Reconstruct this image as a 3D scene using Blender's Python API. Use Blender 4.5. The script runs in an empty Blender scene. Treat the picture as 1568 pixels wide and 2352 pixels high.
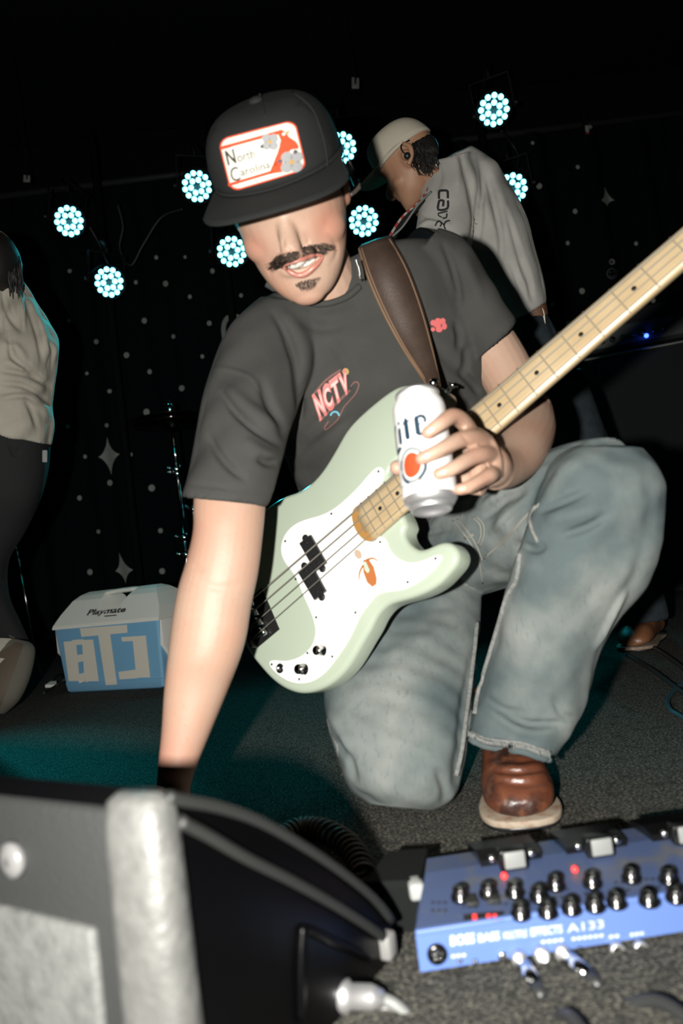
import bpy, bmesh, math, random
import numpy as np
from mathutils import Vector, Matrix
from mathutils.bvhtree import BVHTree

# ------------------------------------------------------------------ camera
FPX, CX, CY = 1700.0, 784.0, 1176.0            # photograph 1568 x 2352
CAMH = 0.40
PIT, ROL = math.radians(3.0), math.radians(7.0)
FW = np.array([0, math.cos(PIT), math.sin(PIT)])
_U0 = np.array([0, -math.sin(PIT), math.cos(PIT)])
_X0 = np.array([1.0, 0, 0])
RT = _X0*math.cos(ROL) - _U0*math.sin(ROL)
UP = _X0*math.sin(ROL) + _U0*math.cos(ROL)
ORG = np.array([0, 0, CAMH])

scene = bpy.context.scene
COL = scene.collection
cd = bpy.data.cameras.new('camera')
cam = bpy.data.objects.new('camera', cd)
COL.objects.link(cam)
cd.sensor_fit = 'VERTICAL'
cd.sensor_height = 36.0
cd.sensor_width = 24.0
cd.lens = 36.0*FPX/2352.0
cd.clip_start = 0.02
cam.matrix_world = Matrix((
    (RT[0], UP[0], -FW[0], ORG[0]),
    (RT[1], UP[1], -FW[1], ORG[1]),
    (RT[2], UP[2], -FW[2], ORG[2]),
    (0, 0, 0, 1)))
cd.dof.use_dof = True
cd.dof.focus_distance = 1.75
cd.dof.aperture_fstop = 3.4
scene.camera = cam

# world: a dark club, next to no ambient light
w = bpy.data.worlds.new('world')
scene.world = w
w.use_nodes = True
w.node_tree.nodes['Background'].inputs[0].default_value = (0.35, 0.8, 0.85, 1)
w.node_tree.nodes['Background'].inputs[1].default_value = 0.0022

def add_light(name, kind, loc, energy, color, target=None, size=0.02, angle=60, blend=.4):
    ld = bpy.data.lights.new(name, kind)
    ld.energy = energy
    ld.color = color
    if kind in ('POINT', 'SPOT'):
        ld.shadow_soft_size = size
    if kind == 'SPOT':
        ld.spot_size = math.radians(angle)
        ld.spot_blend = blend
    o = bpy.data.objects.new(name, ld)
    COL.objects.link(o)
    o.location = loc
    if target is not None:
        dv = Vector(target) - Vector(loc)
        o.rotation_euler = dv.to_track_quat('-Z', 'Y').to_euler()
    return o

# the camera's flash, left of the lens and a little lower, as the camera is held upright
FLASH = ORG - RT*0.13 - UP*0.008 - FW*0.10
add_light('camera_flash', 'SPOT', FLASH, 155.0, (1.0, 0.965, 0.90),
          target=FLASH+FW*2.0+UP*.16, size=0.014, angle=115, blend=.35)

# stage lamps (their beams; the fixtures are built further down): px, py, depth
PARS = [(158, 508, 4.0, 24), (250, 648, 4.0, 24), (452, 428, 4.0, 10), (532, 578, 4.0, 10),
        (784, 340, 4.0, 2), (835, 508, 4.0, 2), (1134, 252, 3.85, -8), (1176, 434, 3.95, -8)]
PAR_AIM = [(-1.1, 2.2, .8), (-.3, 1.4, 0), (-1.15, 2.2, .9), (-.1, 1.5, 0), (.1, 1.2, .4), (.2, 1.6, 0), (.5, 1.2, .4), (.45, 1.5, 0)]

def C(x, y, d):
    return ORG + (FW + RT*((x-CX)/FPX) - UP*((y-CY)/FPX))*d
def FL(x, y, z=0.0):
    r = FW + RT*((x-CX)/FPX) - UP*((y-CY)/FPX)
    return ORG + r*((z-CAMH)/r[2])
def PX(V):
    q = np.asarray(V) - ORG
    d = q@FW
    return CX+FPX*(q@RT)/d, CY-FPX*(q@UP)/d, d

for (x, y, d, yw), aim in zip(PARS, PAR_AIM):
    p = C(x, y, d-.06)
    far = aim[0] < -1
    add_light('stage_lamp_beam', 'SPOT', p, 420.0 if far else 30.0, (0.02, 0.70, 0.80), target=aim, size=.05, angle=26 if far else 44, blend=.8)

scene.view_settings.view_transform = 'Standard'
scene.view_settings.look = 'None'
scene.view_settings.exposure = 0.0
scene.view_settings.gamma = 1.0
scene.view_settings.use_curve_mapping = False

# ------------------------------------------------------------------ materials
MATS = {}
def M(name, base, rough=.6, metal=0.0, var=None, bump=None, spec=.5, emit=None, sss=0.0, coat=0.0, alpha=None, var2=None, wave=None):
    if name in MATS:
        return MATS[name]
    m = bpy.data.materials.new(name)
    m.use_nodes = True
    nt = m.node_tree
    b = nt.nodes['Principled BSDF']
    b.inputs['Base Color'].default_value = (*base, 1)
    b.inputs['Roughness'].default_value = rough
    b.inputs['Metallic'].default_value = metal
    b.inputs['Specular IOR Level'].default_value = spec
    b.inputs['Coat Weight'].default_value = coat
    b.inputs['Coat Roughness'].default_value = .08
    if sss:
        b.inputs['Subsurface Weight'].default_value = sss
        b.inputs['Subsurface Radius'].default_value = (.012, .005, .003)
        b.inputs['Subsurface Scale'].default_value = .6
    if emit:
        b.inputs['Emission Color'].default_value = (*emit[0], 1)
        b.inputs['Emission Strength'].default_value = emit[1]
    tc = None
    def coord(sc3=None):
        nonlocal tc
        if tc is None:
            tc = nt.nodes.new('ShaderNodeTexCoord')
        if sc3 is None:
            return tc.outputs['Object']
        mp = nt.nodes.new('ShaderNodeMapping')
        mp.inputs['Scale'].default_value = sc3
        nt.links.new(tc.outputs['Object'], mp.inputs[0])
        return mp.outputs[0]
    cur = None
    for v in (var, var2):
        if not v:
            continue
        scale, col2, lo, hi = v[:4]
        n = nt.nodes.new('ShaderNodeTexNoise')
        n.inputs['Scale'].default_value = scale
        n.inputs['Detail'].default_value = 5
        nt.links.new(coord(v[4] if len(v) > 4 else None), n.inputs['Vector'])
        r = nt.nodes.new('ShaderNodeMapRange')
        r.inputs[1].default_value = lo
        r.inputs[2].default_value = hi
        nt.links.new(n.outputs['Fac'], r.inputs[0])
        mx = nt.nodes.new('ShaderNodeMix')
        mx.data_type = 'RGBA'
        mx.inputs[6].default_value = (*base, 1)
        if cur is not None:
            nt.links.new(cur, mx.inputs[6])
        mx.inputs[7].default_value = (*col2, 1)
        nt.links.new(r.outputs[0], mx.inputs[0])
        cur = mx.outputs[2]
    if cur is not None:
        nt.links.new(cur, b.inputs['Base Color'])
    if bump:
        scale, strength, dist = bump[:3]
        n = nt.nodes.new('ShaderNodeTexNoise')
        n.inputs['Scale'].default_value = scale
        n.inputs['Detail'].default_value = 4
        nt.links.new(coord(bump[3] if len(bump) > 3 else None), n.inputs['Vector'])
        bp = nt.nodes.new('ShaderNodeBump')
        bp.inputs['Strength'].default_value = strength
        bp.inputs['Distance'].default_value = dist
        nt.links.new(n.outputs['Fac'], bp.inputs['Height'])
        nt.links.new(bp.outputs[0], b.inputs['Normal'])
    MATS[name] = m
    return m

m_black = M('black', (.006, .006, .006), .6)
m_carpet = M('carpet', (.028, .029, .027), .95, var=(230, (.21, .20, .165), .45, .72), var2=(45, (.020, .021, .021), .5, .8), bump=(420, .9, .006), spec=.1)
m_wall = M('wall_black', (.004, .0045, .005), .9, spec=.1)
m_drape = M('drape', (.0035, .005, .006), .95, bump=(200, .3, .002), spec=.05)
m_star = M('star_print', (.30, .31, .29), .8, spec=.2)
m_skin = M('skin', (.365, .245, .183), .5, var=(9, (.37, .20, .138), .45, .75), var2=(160, (.33, .185, .13), .62, .85), bump=(300, .25, .0012), sss=.12, spec=.35)
m_lip = M('lip', (.38, .15, .115), .35, sss=.1)
m_tooth = M('tooth', (.62, .60, .54), .25)
m_hair = M('hair', (.030, .019, .013), .5, var=(300, (.05, .035, .025), .5, .8))
m_tee = M('tee_cloth', (.040, .0405, .038), .9, var=(14, (.049, .049, .046), .4, .7), var2=(900, (.031, .032, .031), .5, .8), bump=(1400, .5, .001), spec=.15)
m_cap = M('cap_twill', (.014, .0155, .0155), .85, bump=(1500, .5, .001), spec=.2)
m_mesh = M('cap_mesh', (.010, .0115, .0115), .8, bump=(600, 1.0, .003), spec=.2)
m_denim = M('denim', (.075, .098, .102), .9, var=(6, (.19, .205, .195), .40, .64), var2=(160, (.085, .110, .115), .55, .9, (1, 1, .30)), bump=(900, .6, .0012), spec=.15)
m_denim_edge = M('denim_edge', (.19, .19, .18), .9, var=(200, (.10, .12, .12), .4, .7), spec=.1)
_nt = m_skin.node_tree
_b = _nt.nodes['Principled BSDF']
_src = _b.inputs['Base Color'].links[0].from_socket
_at = _nt.nodes.new('ShaderNodeAttribute')
_at.attribute_name = 'flush'
_mx = _nt.nodes.new('ShaderNodeMix')
_mx.data_type = 'RGBA'
_mx.inputs[7].default_value = (.34, .115, .075, 1)
_nt.links.new(_at.outputs['Fac'], _mx.inputs[0])
_nt.links.new(_src, _mx.inputs[6])
_nt.links.new(_mx.outputs[2], _b.inputs['Base Color'])
m_thread = M('thread', (.20, .195, .17), .9)
m_leather = M('boot_leather', (.105, .034, .017), .36, var=(22, (.030, .012, .008), .42, .62), var2=(50, (.16, .058, .028), .55, .8), bump=(70, .35, .004), spec=.5)
m_welt = M('boot_welt', (.30, .25, .19), .7, var=(60, (.20, .11, .07), .45, .7))
m_strap = M('strap_leather', (.034, .021, .015), .55, bump=(260, .35, .001), var=(40, (.045, .028, .02), .4, .7))
m_strap_edge = M('strap_edge', (.14, .085, .05), .6)
m_mint = M('mint_paint', (.35, .405, .325), .22, spec=.5, coat=.6)
m_guard = M('pickguard_white', (.75, .75, .73), .3)
m_guard_edge = M('pickguard_edge', (.30, .33, .29), .4)
m_maple = M('maple', (.37, .285, .175), .35, var=(10, (.32, .235, .13), .4, .7, (1, 1, 1)), spec=.5, coat=.25)
m_maple_d = M('maple_orange', (.30, .155, .045), .4)  # deeper, more orange maple
m_fret = M('fret_nickel', (.26, .22, .16), .45, .3)
m_string = M('string_steel', (.20, .19, .155), .55, .3)
m_chrome = M('chrome', (.72, .72, .72), .12, 1.0)
m_darkmetal = M('dark_metal', (.05, .05, .05), .3, .8)
m_knob = M('knob_black', (.0035, .0035, .004), .22)
m_plastic = M('black_plastic', (.012, .012, .013), .38)
m_canw = M('can_white', (.62, .62, .62), .35)
m_alu = M('aluminium', (.62, .62, .63), .42, .85)
m_navy = M('can_navy', (.010, .030, .055), .45)
m_cred = M('can_red', (.52, .055, .018), .4, var=(900, (.38, .09, .03), .5, .8))
m_silver = M('can_silver', (.22, .235, .24), .45)
m_gold = M('can_gold', (.30, .27, .16), .5)
m_patchw = M('patch_white', (.60, .585, .52), .9, bump=(900, .6, .001))
m_patchr = M('patch_red', (.55, .055, .016), .9)
m_patchk = M('patch_black', (.02, .02, .02), .9)
m_patchg = M('patch_grey', (.24, .245, .25), .9)
m_patchy = M('patch_gold', (.36, .21, .06), .9)
m_pink = M('print_pink', (.50, .155, .145), .8)
m_pinkl = M('print_pink_light', (.60, .36, .34), .8)
m_dust = M('print_dusty_pink', (.13, .062, .055), .8)
m_sky = M('print_blue', (.10, .30, .40), .8)
m_yellow = M('print_yellow', (.30, .23, .07), .8)
m_coral = M('print_coral', (.52, .11, .11), .8)

# ------------------------------------------------------------------ helpers
def catmull(A, k):
    A = np.asarray(A, float)
    n = len(A)
    out = []
    for i in range(n-1):
        p0 = A[max(i-1, 0)]; p1 = A[i]; p2 = A[i+1]; p3 = A[min(i+2, n-1)]
        for j in range(k):
            t = j/k
            out.append(.5*((2*p1)+(-p0+p2)*t+(2*p0-5*p1+4*p2-p3)*t*t+(-p0+3*p1-3*p2+p3)*t**3))
    out.append(A[-1])
    return np.array(out)

def nrm(v):
    v = np.asarray(v, float)
    return v/(np.linalg.norm(v)+1e-12)

def loft(rings, caps=True):
    rings = [np.asarray(r) for r in rings]
    n = len(rings[0])
    V = np.concatenate(rings)
    Fc = []
    for k in range(len(rings)-1):
        a, b = k*n, (k+1)*n
        for i in range(n):
            j = (i+1) % n
            Fc.append((a+i, a+j, b+j, b+i))
    if caps:
        c0, c1 = len(V), len(V)+1
        V = np.concatenate([V, [rings[0].mean(0)], [rings[-1].mean(0)]])
        L = (len(rings)-1)*n
        for i in range(n):
            j = (i+1) % n
            Fc.append((c0, j, i))
            Fc.append((c1, L+i, L+j))
    return V, Fc

def ellring(c, a, b, n=28, p=2.0):
    t = np.linspace(0, 2*math.pi, n, endpoint=False)
    ct, st = np.cos(t), np.sin(t)
    e = 2.0/p
    ct = np.sign(ct)*np.abs(ct)**e
    st = np.sign(st)*np.abs(st)**e
    return np.asarray(c)[None]+np.outer(ct, a)+np.outer(st, b)

def sec(l, r, d, b, dl=0., dr=0.):
    """cross-section seen between two photo points, at depth d, b metres half-thick"""
    PL, PR = C(l[0], l[1], d+dl), C(r[0], r[1], d+dr)
    a = (PR-PL)/2
    v = nrm((PL+PR)/2-ORG)
    bv = nrm(v-nrm(a)*(v@nrm(a)))*b
    return np.concatenate([(PL+PR)/2, a, bv])

def ploft(secs, n=30, k=6, p=2.3, caps=True):
    S = catmull(np.array(secs), k)
    return loft([ellring(s[:3], s[3:6], s[6:], n, p) for s in S], caps)

def tube(pts, rad, n=10, k=1, caps=True, flat=None):
    pts = np.asarray(pts, float)
    rad = np.full(len(pts), rad) if np.isscalar(rad) else np.asarray(rad, float)
    if k > 1:
        A = catmull(np.column_stack([pts, rad]), k)
        pts, rad = A[:, :3], A[:, 3]
    tg = np.gradient(pts, axis=0)
    tg /= np.linalg.norm(tg, axis=1)[:, None]+1e-12
    ref = np.array([0, 0, 1.0]) if abs(tg[0][2]) < .9 else np.array([1.0, 0, 0])
    a = nrm(np.cross(tg[0], ref))
    rings = []
    for p_, t_, r_ in zip(pts, tg, rad):
        a = nrm(a-t_*(a@t_))
        b = np.cross(t_, a)
        rings.append(ellring(p_, a*r_, b*r_, n))
    return loft(rings, caps)

def ball(c, r, A=None, n=20, m=12):
    """ellipsoid; A = 3 axis vectors (already scaled) or r scalar / triple"""
    if A is None:
        rr = (r, r, r) if np.isscalar(r) else r
        A = np.diag(rr)
    A = np.asarray(A, float)
    rings = []
    for i in range(1, m):
        f = -math.pi/2+math.pi*i/m
        t = np.linspace(0, 2*math.pi, n, endpoint=False)
        rings.append(np.asarray(c)+np.outer(np.cos(t)*math.cos(f), A[0])+np.outer(np.sin(t)*math.cos(f), A[1])+math.sin(f)*A[2])
    V, Fc = loft(rings)
    V[-2] = np.asarray(c)-A[2]
    V[-1] = np.asarray(c)+A[2]
    return V, Fc

def frame(o, x, y, z):
    o, x, y, z = map(lambda q: np.asarray(q, float), (o, x, y, z))
    return lambda P: o+np.asarray(P, float)[..., 0:1]*x+np.asarray(P, float)[..., 1:2]*y+np.asarray(P, float)[..., 2:3]*z

IDF = frame((0, 0, 0), (1, 0, 0), (0, 1, 0), (0, 0, 1))

def boxg(x0, x1, y0, y1, z0, z1, bev=0.0, fr=None, seg=2):
    bm = bmesh.new()
    bmesh.ops.create_cube(bm, size=1)
    for v in bm.verts:
        v.co = Vector(((x0+x1)/2+v.co.x*(x1-x0), (y0+y1)/2+v.co.y*(y1-y0), (z0+z1)/2+v.co.z*(z1-z0)))
    if bev:
        bmesh.ops.bevel(bm, geom=bm.edges[:], offset=bev, segments=seg, profile=.5, affect='EDGES')
    V = np.array([v.co[:] for v in bm.verts])
    bm.verts.index_update()
    Fc = [tuple(v.index for v in f.verts) for f in bm.faces]
    bm.free()
    return (fr(V) if fr else V), Fc

def prism(poly, z0, z1, fr=None, bev=0.0, seg=2, bev_bottom=False):
    """polygon (x,y) extruded z0..z1, rim bevelled"""
    bm = bmesh.new()
    vs = [bm.verts.new((p[0], p[1], z0)) for p in poly]
    f0 = bm.faces.new(vs)
    r = bmesh.ops.extrude_face_region(bm, geom=[f0])
    tv = [g for g in r['geom'] if isinstance(g, bmesh.types.BMVert)]
    for v in tv:
        v.co.z = z1
    bm.normal_update()
    if bev:
        es = [e for e in bm.edges if all(abs(v.co.z-z1) < 1e-7 for v in e.verts) or (bev_bottom and all(abs(v.co.z-z0) < 1e-7 for v in e.verts))]
        bmesh.ops.bevel(bm, geom=es, offset=bev, segments=seg, profile=.5, affect='EDGES')
    bmesh.ops.recalc_face_normals(bm, faces=bm.faces[:])
    bmesh.ops.triangulate(bm, faces=[f for f in bm.faces if len(f.verts) > 4])
    V = np.array([v.co[:] for v in bm.verts])
    bm.verts.index_update()
    Fc = [tuple(v.index for v in f.verts) for f in bm.faces]
    bm.free()
    return (fr(V) if fr else V), Fc

def lathe(prof, fr=None, n=28, caps=True):
    """profile [(r, z)] around the frame's z axis"""
    rings = [ellring((0, 0, z), (r, 0, 0), (0, r, 0), n) for r, z in prof]
    V, Fc = loft(rings, caps)
    return (fr(V) if fr else V), Fc

def join(*parts):
    Vs, Fs, o = [], [], 0
    for V, Fc in parts:
        Vs.append(np.asarray(V))
        Fs += [tuple(i+o for i in f) for f in Fc]
        o += len(V)
    return np.concatenate(Vs), Fs

def attach(o, parent):
    o.parent = parent
    o.matrix_parent_inverse = parent.matrix_world.inverted() if parent.type != 'EMPTY' else Matrix.Translation(-parent.location)

def obj(name, geo, mat, parent=None, smooth=True, label=None, local=False):
    V, Fc = geo
    me = bpy.data.meshes.new(name)
    me.from_pydata([tuple(v) for v in np.asarray(V)], [], [tuple(int(i) for i in f) for f in Fc])
    me.update()
    if isinstance(mat, (list, tuple)):
        for m_ in mat:
            me.materials.append(m_)
    else:
        me.materials.append(mat)
    if smooth:
        me.polygons.foreach_set('use_smooth', [True]*len(me.polygons))
    o = bpy.data.objects.new(name, me)
    COL.objects.link(o)
    if parent is not None:
        o.parent = parent
        if not local:
            o.matrix_parent_inverse = ROOTINV.get(parent, Matrix())
    if label:
        o['label'] = label
    return o

ROOTINV = {}
def thing(name, label, cat, loc=(0, 0, 0), group=None):
    o = bpy.data.objects.new(name, None)
    COL.objects.link(o)
    o.empty_display_size = .05
    o.location = tuple(float(q) for q in loc)
    ROOTINV[o] = Matrix.Translation(-Vector(o.location))
    tag(o, label, cat, group)
    return o
def tag(o, label, cat, group=None):
    o['label'] = label
    o['category'] = cat
    if group:
        o['group'] = group
    return o
def sharp(o, ang=35):
    me = o.data
    me.polygons.foreach_set('use_smooth', [True]*len(me.polygons))
    me.set_sharp_from_angle(angle=math.radians(ang))
    return o

def solid(name, parts, voxel, smooth, mat, parent=None, post=None, label=None):
    """closed shapes grown together into one continuous surface"""
    V, Fc = join(*parts)
    me = bpy.data.meshes.new(name+'_raw')
    me.from_pydata([tuple(v) for v in V], [], [tuple(int(i) for i in f) for f in Fc])
    bm = bmesh.new()
    bm.from_mesh(me)
    bmesh.ops.recalc_face_normals(bm, faces=bm.faces[:])
    bm.to_mesh(me)
    bm.free()
    t = bpy.data.objects.new(name+'_raw', me)
    COL.objects.link(t)
    r = t.modifiers.new('r', 'REMESH')
    r.mode = 'VOXEL'
    r.voxel_size = voxel
    if smooth:
        s = t.modifiers.new('s', 'SMOOTH')
        s.factor = .5
        s.iterations = smooth
    dg = bpy.context.evaluated_depsgraph_get()
    dg.update()
    nm = bpy.data.meshes.new_from_object(t.evaluated_get(dg))
    bpy.data.objects.remove(t)
    bpy.data.meshes.remove(me)
    nm.name = name
    nm.materials.clear()
    nm.materials.append(mat)
    nm.polygons.foreach_set('use_smooth', [True]*len(nm.polygons))
    o = bpy.data.objects.new(name, nm)
    COL.objects.link(o)
    if parent is not None:
        o.parent = parent
        o.matrix_parent_inverse = ROOTINV.get(parent, Matrix())
    if label:
        o['label'] = label
    return o

def getv(o):
    n = len(o.data.vertices)
    V = np.empty(n*3); N = np.empty(n*3)
    o.data.vertices.foreach_get('co', V)
    o.data.vertices.foreach_get('normal', N)
    return V.reshape(-1, 3), N.reshape(-1, 3)
def setv(o, V):
    o.data.vertices.foreach_set('co', np.ascontiguousarray(V).ravel())
    o.data.update()

def polydist(x, y, pts):
    pts = np.asarray(pts, float)
    L = np.concatenate([[0], np.cumsum(np.linalg.norm(np.diff(pts, axis=0), axis=1))])
    best = np.full(len(x), 1e9); bt = np.zeros(len(x))
    for i in range(len(pts)-1):
        a, b = pts[i], pts[i+1]
        ab = b-a
        l2 = ab@ab
        t = np.clip(((x-a[0])*ab[0]+(y-a[1])*ab[1])/l2, 0, 1)
        dd = np.hypot(x-a[0]-t*ab[0], y-a[1]-t*ab[1])
        m_ = dd < best
        best[m_] = dd[m_]
        bt[m_] = (L[i]+t[m_]*(L[i+1]-L[i]))/L[-1]
    return best, bt

def folds(o, strokes, lump=None, rounds=2, smooth=0):
    """cloth folds and creases pressed into the surface along lines"""
    for r_ in range(rounds):
        V, N = getv(o)
        x, y, d = PX(V)
        tc = ORG-V
        tc /= np.linalg.norm(tc, axis=1)[:, None]
        mask = np.clip((np.sum(tc*N, 1)-.05)*4, 0, 1)
        disp = np.zeros(len(V))
        for pts, wd, amt in strokes:
            if len(pts) > 2:
                pts = catmull(pts, 4)
            ds, t = polydist(x, y, pts)
            disp += amt/rounds*np.exp(-(ds/wd)**2)*np.sin(np.pi*np.clip(t*.96+.02, 0, 1))**.5
        if lump and r_ == 0:
            rng = np.random.RandomState(3)
            for amp, wl in lump:
                for q in range(4):
                    kv = rng.normal(size=3)
                    kv *= 2*math.pi/wl/np.linalg.norm(kv)
                    disp += amp/4*np.sin(V@kv+rng.uniform(0, 6.28))
            V = V+N*(disp*np.maximum(mask, .3))[:, None]
        else:
            V = V+N*(disp*mask)[:, None]
        setv(o, V)

def bvh(o):
    V, _ = getv(o)
    return BVHTree.FromPolygons([Vector(v) for v in V], [tuple(p.vertices) for p in o.data.polygons])

def caster(tree, off=.0008, fallback=1.2):
    """photo point -> point on the surface that it shows"""
    last = [fallback]
    def fn(x, y, o=None):
        dv = C(x, y, 1.0)-ORG
        ln = np.linalg.norm(dv)
        hit, n, idx, dist = tree.ray_cast(Vector(ORG), Vector(dv/ln))
        if hit is None:
            return C(x, y, last[0]), nrm(-dv)
        h = np.array(hit); nn = np.array(n)
        if nn@dv > 0:
            nn = -nn
        last[0] = dist/ln
        return h+nn*(off if o is None else o), nn
    return fn

def tri2d(polys, maxe):
    bm = bmesh.new()
    for poly in polys:
        try:
            bm.faces.new([bm.verts.new((p[0], p[1], 0)) for p in poly])
        except ValueError:
            pass
    bmesh.ops.triangulate(bm, faces=bm.faces[:])
    for _ in range(5):
        es = [e for e in bm.edges if e.calc_length() > maxe]
        if not es:
            break
        bmesh.ops.subdivide_edges(bm, edges=es, cuts=1)
        bmesh.ops.triangulate(bm, faces=[f for f in bm.faces if len(f.verts) > 3])
    V = np.array([v.co[:2] for v in bm.verts])
    bm.verts.index_update()
    Fc = [tuple(v.index for v in f.verts) for f in bm.faces]
    bm.free()
    return V, Fc

def decal(name, polys, fn, mat, parent, maxe=5.0, off=None):
    """flat print laid on a surface: 2-D polygons mapped through fn"""
    V2, Fc = tri2d(polys, maxe)
    P = np.array([fn(x, y, off)[0] for x, y in V2])
    return obj(name, (P, Fc), mat, parent, smooth=False)

def strip(pts, wd, k=4):
    """a stroke of constant (or tapering) width as one polygon"""
    pts = np.asarray(pts, float)
    if k > 1 and len(pts) > 2:
        pts = catmull(pts, k)
    t = np.gradient(pts, axis=0)
    t /= np.linalg.norm(t, axis=1)[:, None]+1e-12
    nn = np.column_stack([-t[:, 1], t[:, 0]])
    wd = np.full(len(pts), wd) if np.isscalar(wd) else np.interp(np.linspace(0, 1, len(pts)), np.linspace(0, 1, len(wd)), wd)
    A = pts+nn*wd[:, None]/2
    B = pts-nn*wd[:, None]/2
    return [[A[i], A[i+1], B[i+1], B[i]] for i in range(len(pts)-1)]

def disc2(cx, cy, rx, ry=None, n=18, rot=0.0):
    ry = rx if ry is None else ry
    out = []
    for i in range(n):
        a = 2*math.pi*i/n
        x, y = rx*math.cos(a), ry*math.sin(a)
        out.append((cx+x*math.cos(rot)-y*math.sin(rot), cy+x*math.sin(rot)+y*math.cos(rot)))
    return out

def ring2(cx, cy, r1, r2, a0=0.0, a1=2*math.pi, n=28, sx=1.0, sy=1.0):
    o = []
    for i in range(n):
        a, b = a0+(a1-a0)*i/n, a0+(a1-a0)*(i+1)/n
        o.append([(cx+r1*sx*math.cos(a), cy+r1*sy*math.sin(a)), (cx+r2*sx*math.cos(a), cy+r2*sy*math.sin(a)),
                  (cx+r2*sx*math.cos(b), cy+r2*sy*math.sin(b)), (cx+r1*sx*math.cos(b), cy+r1*sy*math.sin(b))])
    return o

def text2(body, shear=0.0, bold=0.0):
    """built-in font as 2-D triangles; x from 0 to 1 over the word, y 0..1 over the cap height"""
    cu = bpy.data.curves.new('t', 'FONT')
    cu.body = body
    cu.offset = bold
    cu.resolution_u = 3
    o = bpy.data.objects.new('t', cu)
    COL.objects.link(o)
    dg = bpy.context.evaluated_depsgraph_get()
    me = bpy.data.meshes.new_from_object(o.evaluated_get(dg))
    V = np.array([v.co[:2] for v in me.vertices])
    P = [[V[i] for i in p.vertices] for p in me.polygons]
    bpy.data.objects.remove(o); bpy.data.curves.remove(cu); bpy.data.meshes.remove(me)
    x0, x1 = V[:, 0].min(), V[:, 0].max()
    h = .70
    return [[((p[0]-x0)/(x1-x0)+shear*p[1]/h, p[1]/h) for p in poly] for poly in P]

def quad(polys, bl, br, tl, tr):
    bl, br, tl, tr = map(lambda q: np.asarray(q, float), (bl, br, tl, tr))
    return [[tuple(bl*(1-x)*(1-y)+br*x*(1-y)+tl*(1-x)*y+tr*x*y) for x, y in poly] for poly in polys]

def seam(name, pts, r, fn, mat, parent, step=7.0, n=5, k=4):
    pts = catmull(pts, k) if len(pts) > 2 else np.asarray(pts, float)
    L = np.concatenate([[0], np.cumsum(np.linalg.norm(np.diff(pts, axis=0), axis=1))])
    m_ = max(3, int(L[-1]/step))
    s = np.linspace(0, L[-1], m_)
    q = np.column_stack([np.interp(s, L, pts[:, 0]), np.interp(s, L, pts[:, 1])])
    P = np.array([fn(x, y, r*.35)[0] for x, y in q])
    return obj(name, tube(P, r, n), mat, parent)

def relax(o, mask, it=6, k=.5):
    """even out part of a grown surface"""
    V, _ = getv(o)
    E = np.empty(len(o.data.edges)*2, dtype=np.int64)
    o.data.edges.foreach_get('vertices', E)
    E = E.reshape(-1, 2)
    n = np.zeros(len(V))
    np.add.at(n, E[:, 0], 1); np.add.at(n, E[:, 1], 1)
    m_ = mask(V)[:, None]*k
    for _ in range(it):
        S = np.zeros_like(V)
        np.add.at(S, E[:, 0], V[E[:, 1]]); np.add.at(S, E[:, 1], V[E[:, 0]])
        V = V+(S/n[:, None]-V)*m_
    setv(o, V)

def copy_tree(o, parent=None):
    c = o.copy()
    COL.objects.link(c)
    c.parent = parent
    for ch in list(o.children):
        copy_tree(ch, c)
    return c

# ------------------------------------------------------------------ the room
def struct(name, geo, mat):
    o = obj(name, geo, mat, smooth=False)
    o['kind'] = 'structure'
    return o
fl = struct('floor', boxg(-3.6, 3.6, -1.2, 4.9, -.06, 0), m_carpet)
struct('wall_back', boxg(-3.6, 3.6, 4.75, 4.9, 0, 3.3), m_wall)
struct('wall_left', boxg(-3.75, -3.6, -1.2, 4.9, 0, 3.3), m_wall)
struct('wall_right', boxg(3.6, 3.75, -1.2, 4.9, 0, 3.3), m_wall)
struct('ceiling', boxg(-3.6, 3.6, -1.2, 4.9, 3.3, 3.4), m_wall)

# ------------------------------------------------------------------ star-printed curtain on its rail
CURT_TOP = 2.78
def curtain_y(x, z):
    f = .035+.02*np.sin(x*1.7)
    return 4.42+f*np.sin(x*17+1.2*np.sin(x*3.1)+.25*z)+.012*np.sin(x*41+.6*z)-.02*(1-z/CURT_TOP)
xs = np.linspace(-3.2, 2.75, 420)
zs = np.linspace(.015, CURT_TOP, 14)
V = np.array([(x, float(curtain_y(x, z)), z) for z in zs for x in xs])
nx = len(xs)
Fc = [(j*nx+i, j*nx+i+1, (j+1)*nx+i+1, (j+1)*nx+i) for j in range(len(zs)-1) for i in range(nx-1)]
curt = obj('stage_curtain', (V, Fc), m_drape)
tag(curt, 'black star-printed stage curtain hanging in folds behind the players', 'curtain')
cfn = caster(bvh(curt), .004, 4.4)
dots = [(161, 623, 5), (312, 649, 5), (381, 652, 7), (257, 702, 5), (159, 737, 5), (332, 737, 7), (222, 785, 6), (399, 773, 5),
        (291, 816, 7), (344, 854, 6), (200, 858, 4), (252, 899, 5), (418, 892, 7), (336, 947, 8), (246, 977, 5), (300, 1044, 5),
        (196, 1049, 5), (359, 592, 5), (253, 1109, 7), (348, 1121, 8), (182, 1144, 6), (301, 1192, 5), (227, 1221, 5), (368, 1219, 6),
        (206, 1314, 7), (372, 1312, 7), (425, 591, 4), (488, 623, 6), (436, 682, 5), (554, 679, 5), (480, 743, 6), (465, 819, 5),
        (1354, 292, 5), (1327, 384, 5), (1238, 428, 7), (1320, 486, 6), (1303, 559, 5), (1336, 669, 7), (1404, 602, 7), (1223, 329, 4),
        (1268, 700, 5), (120, 905, 5), (155, 980, 5), (1460, 560, 5), (1500, 690, 6)]
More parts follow.
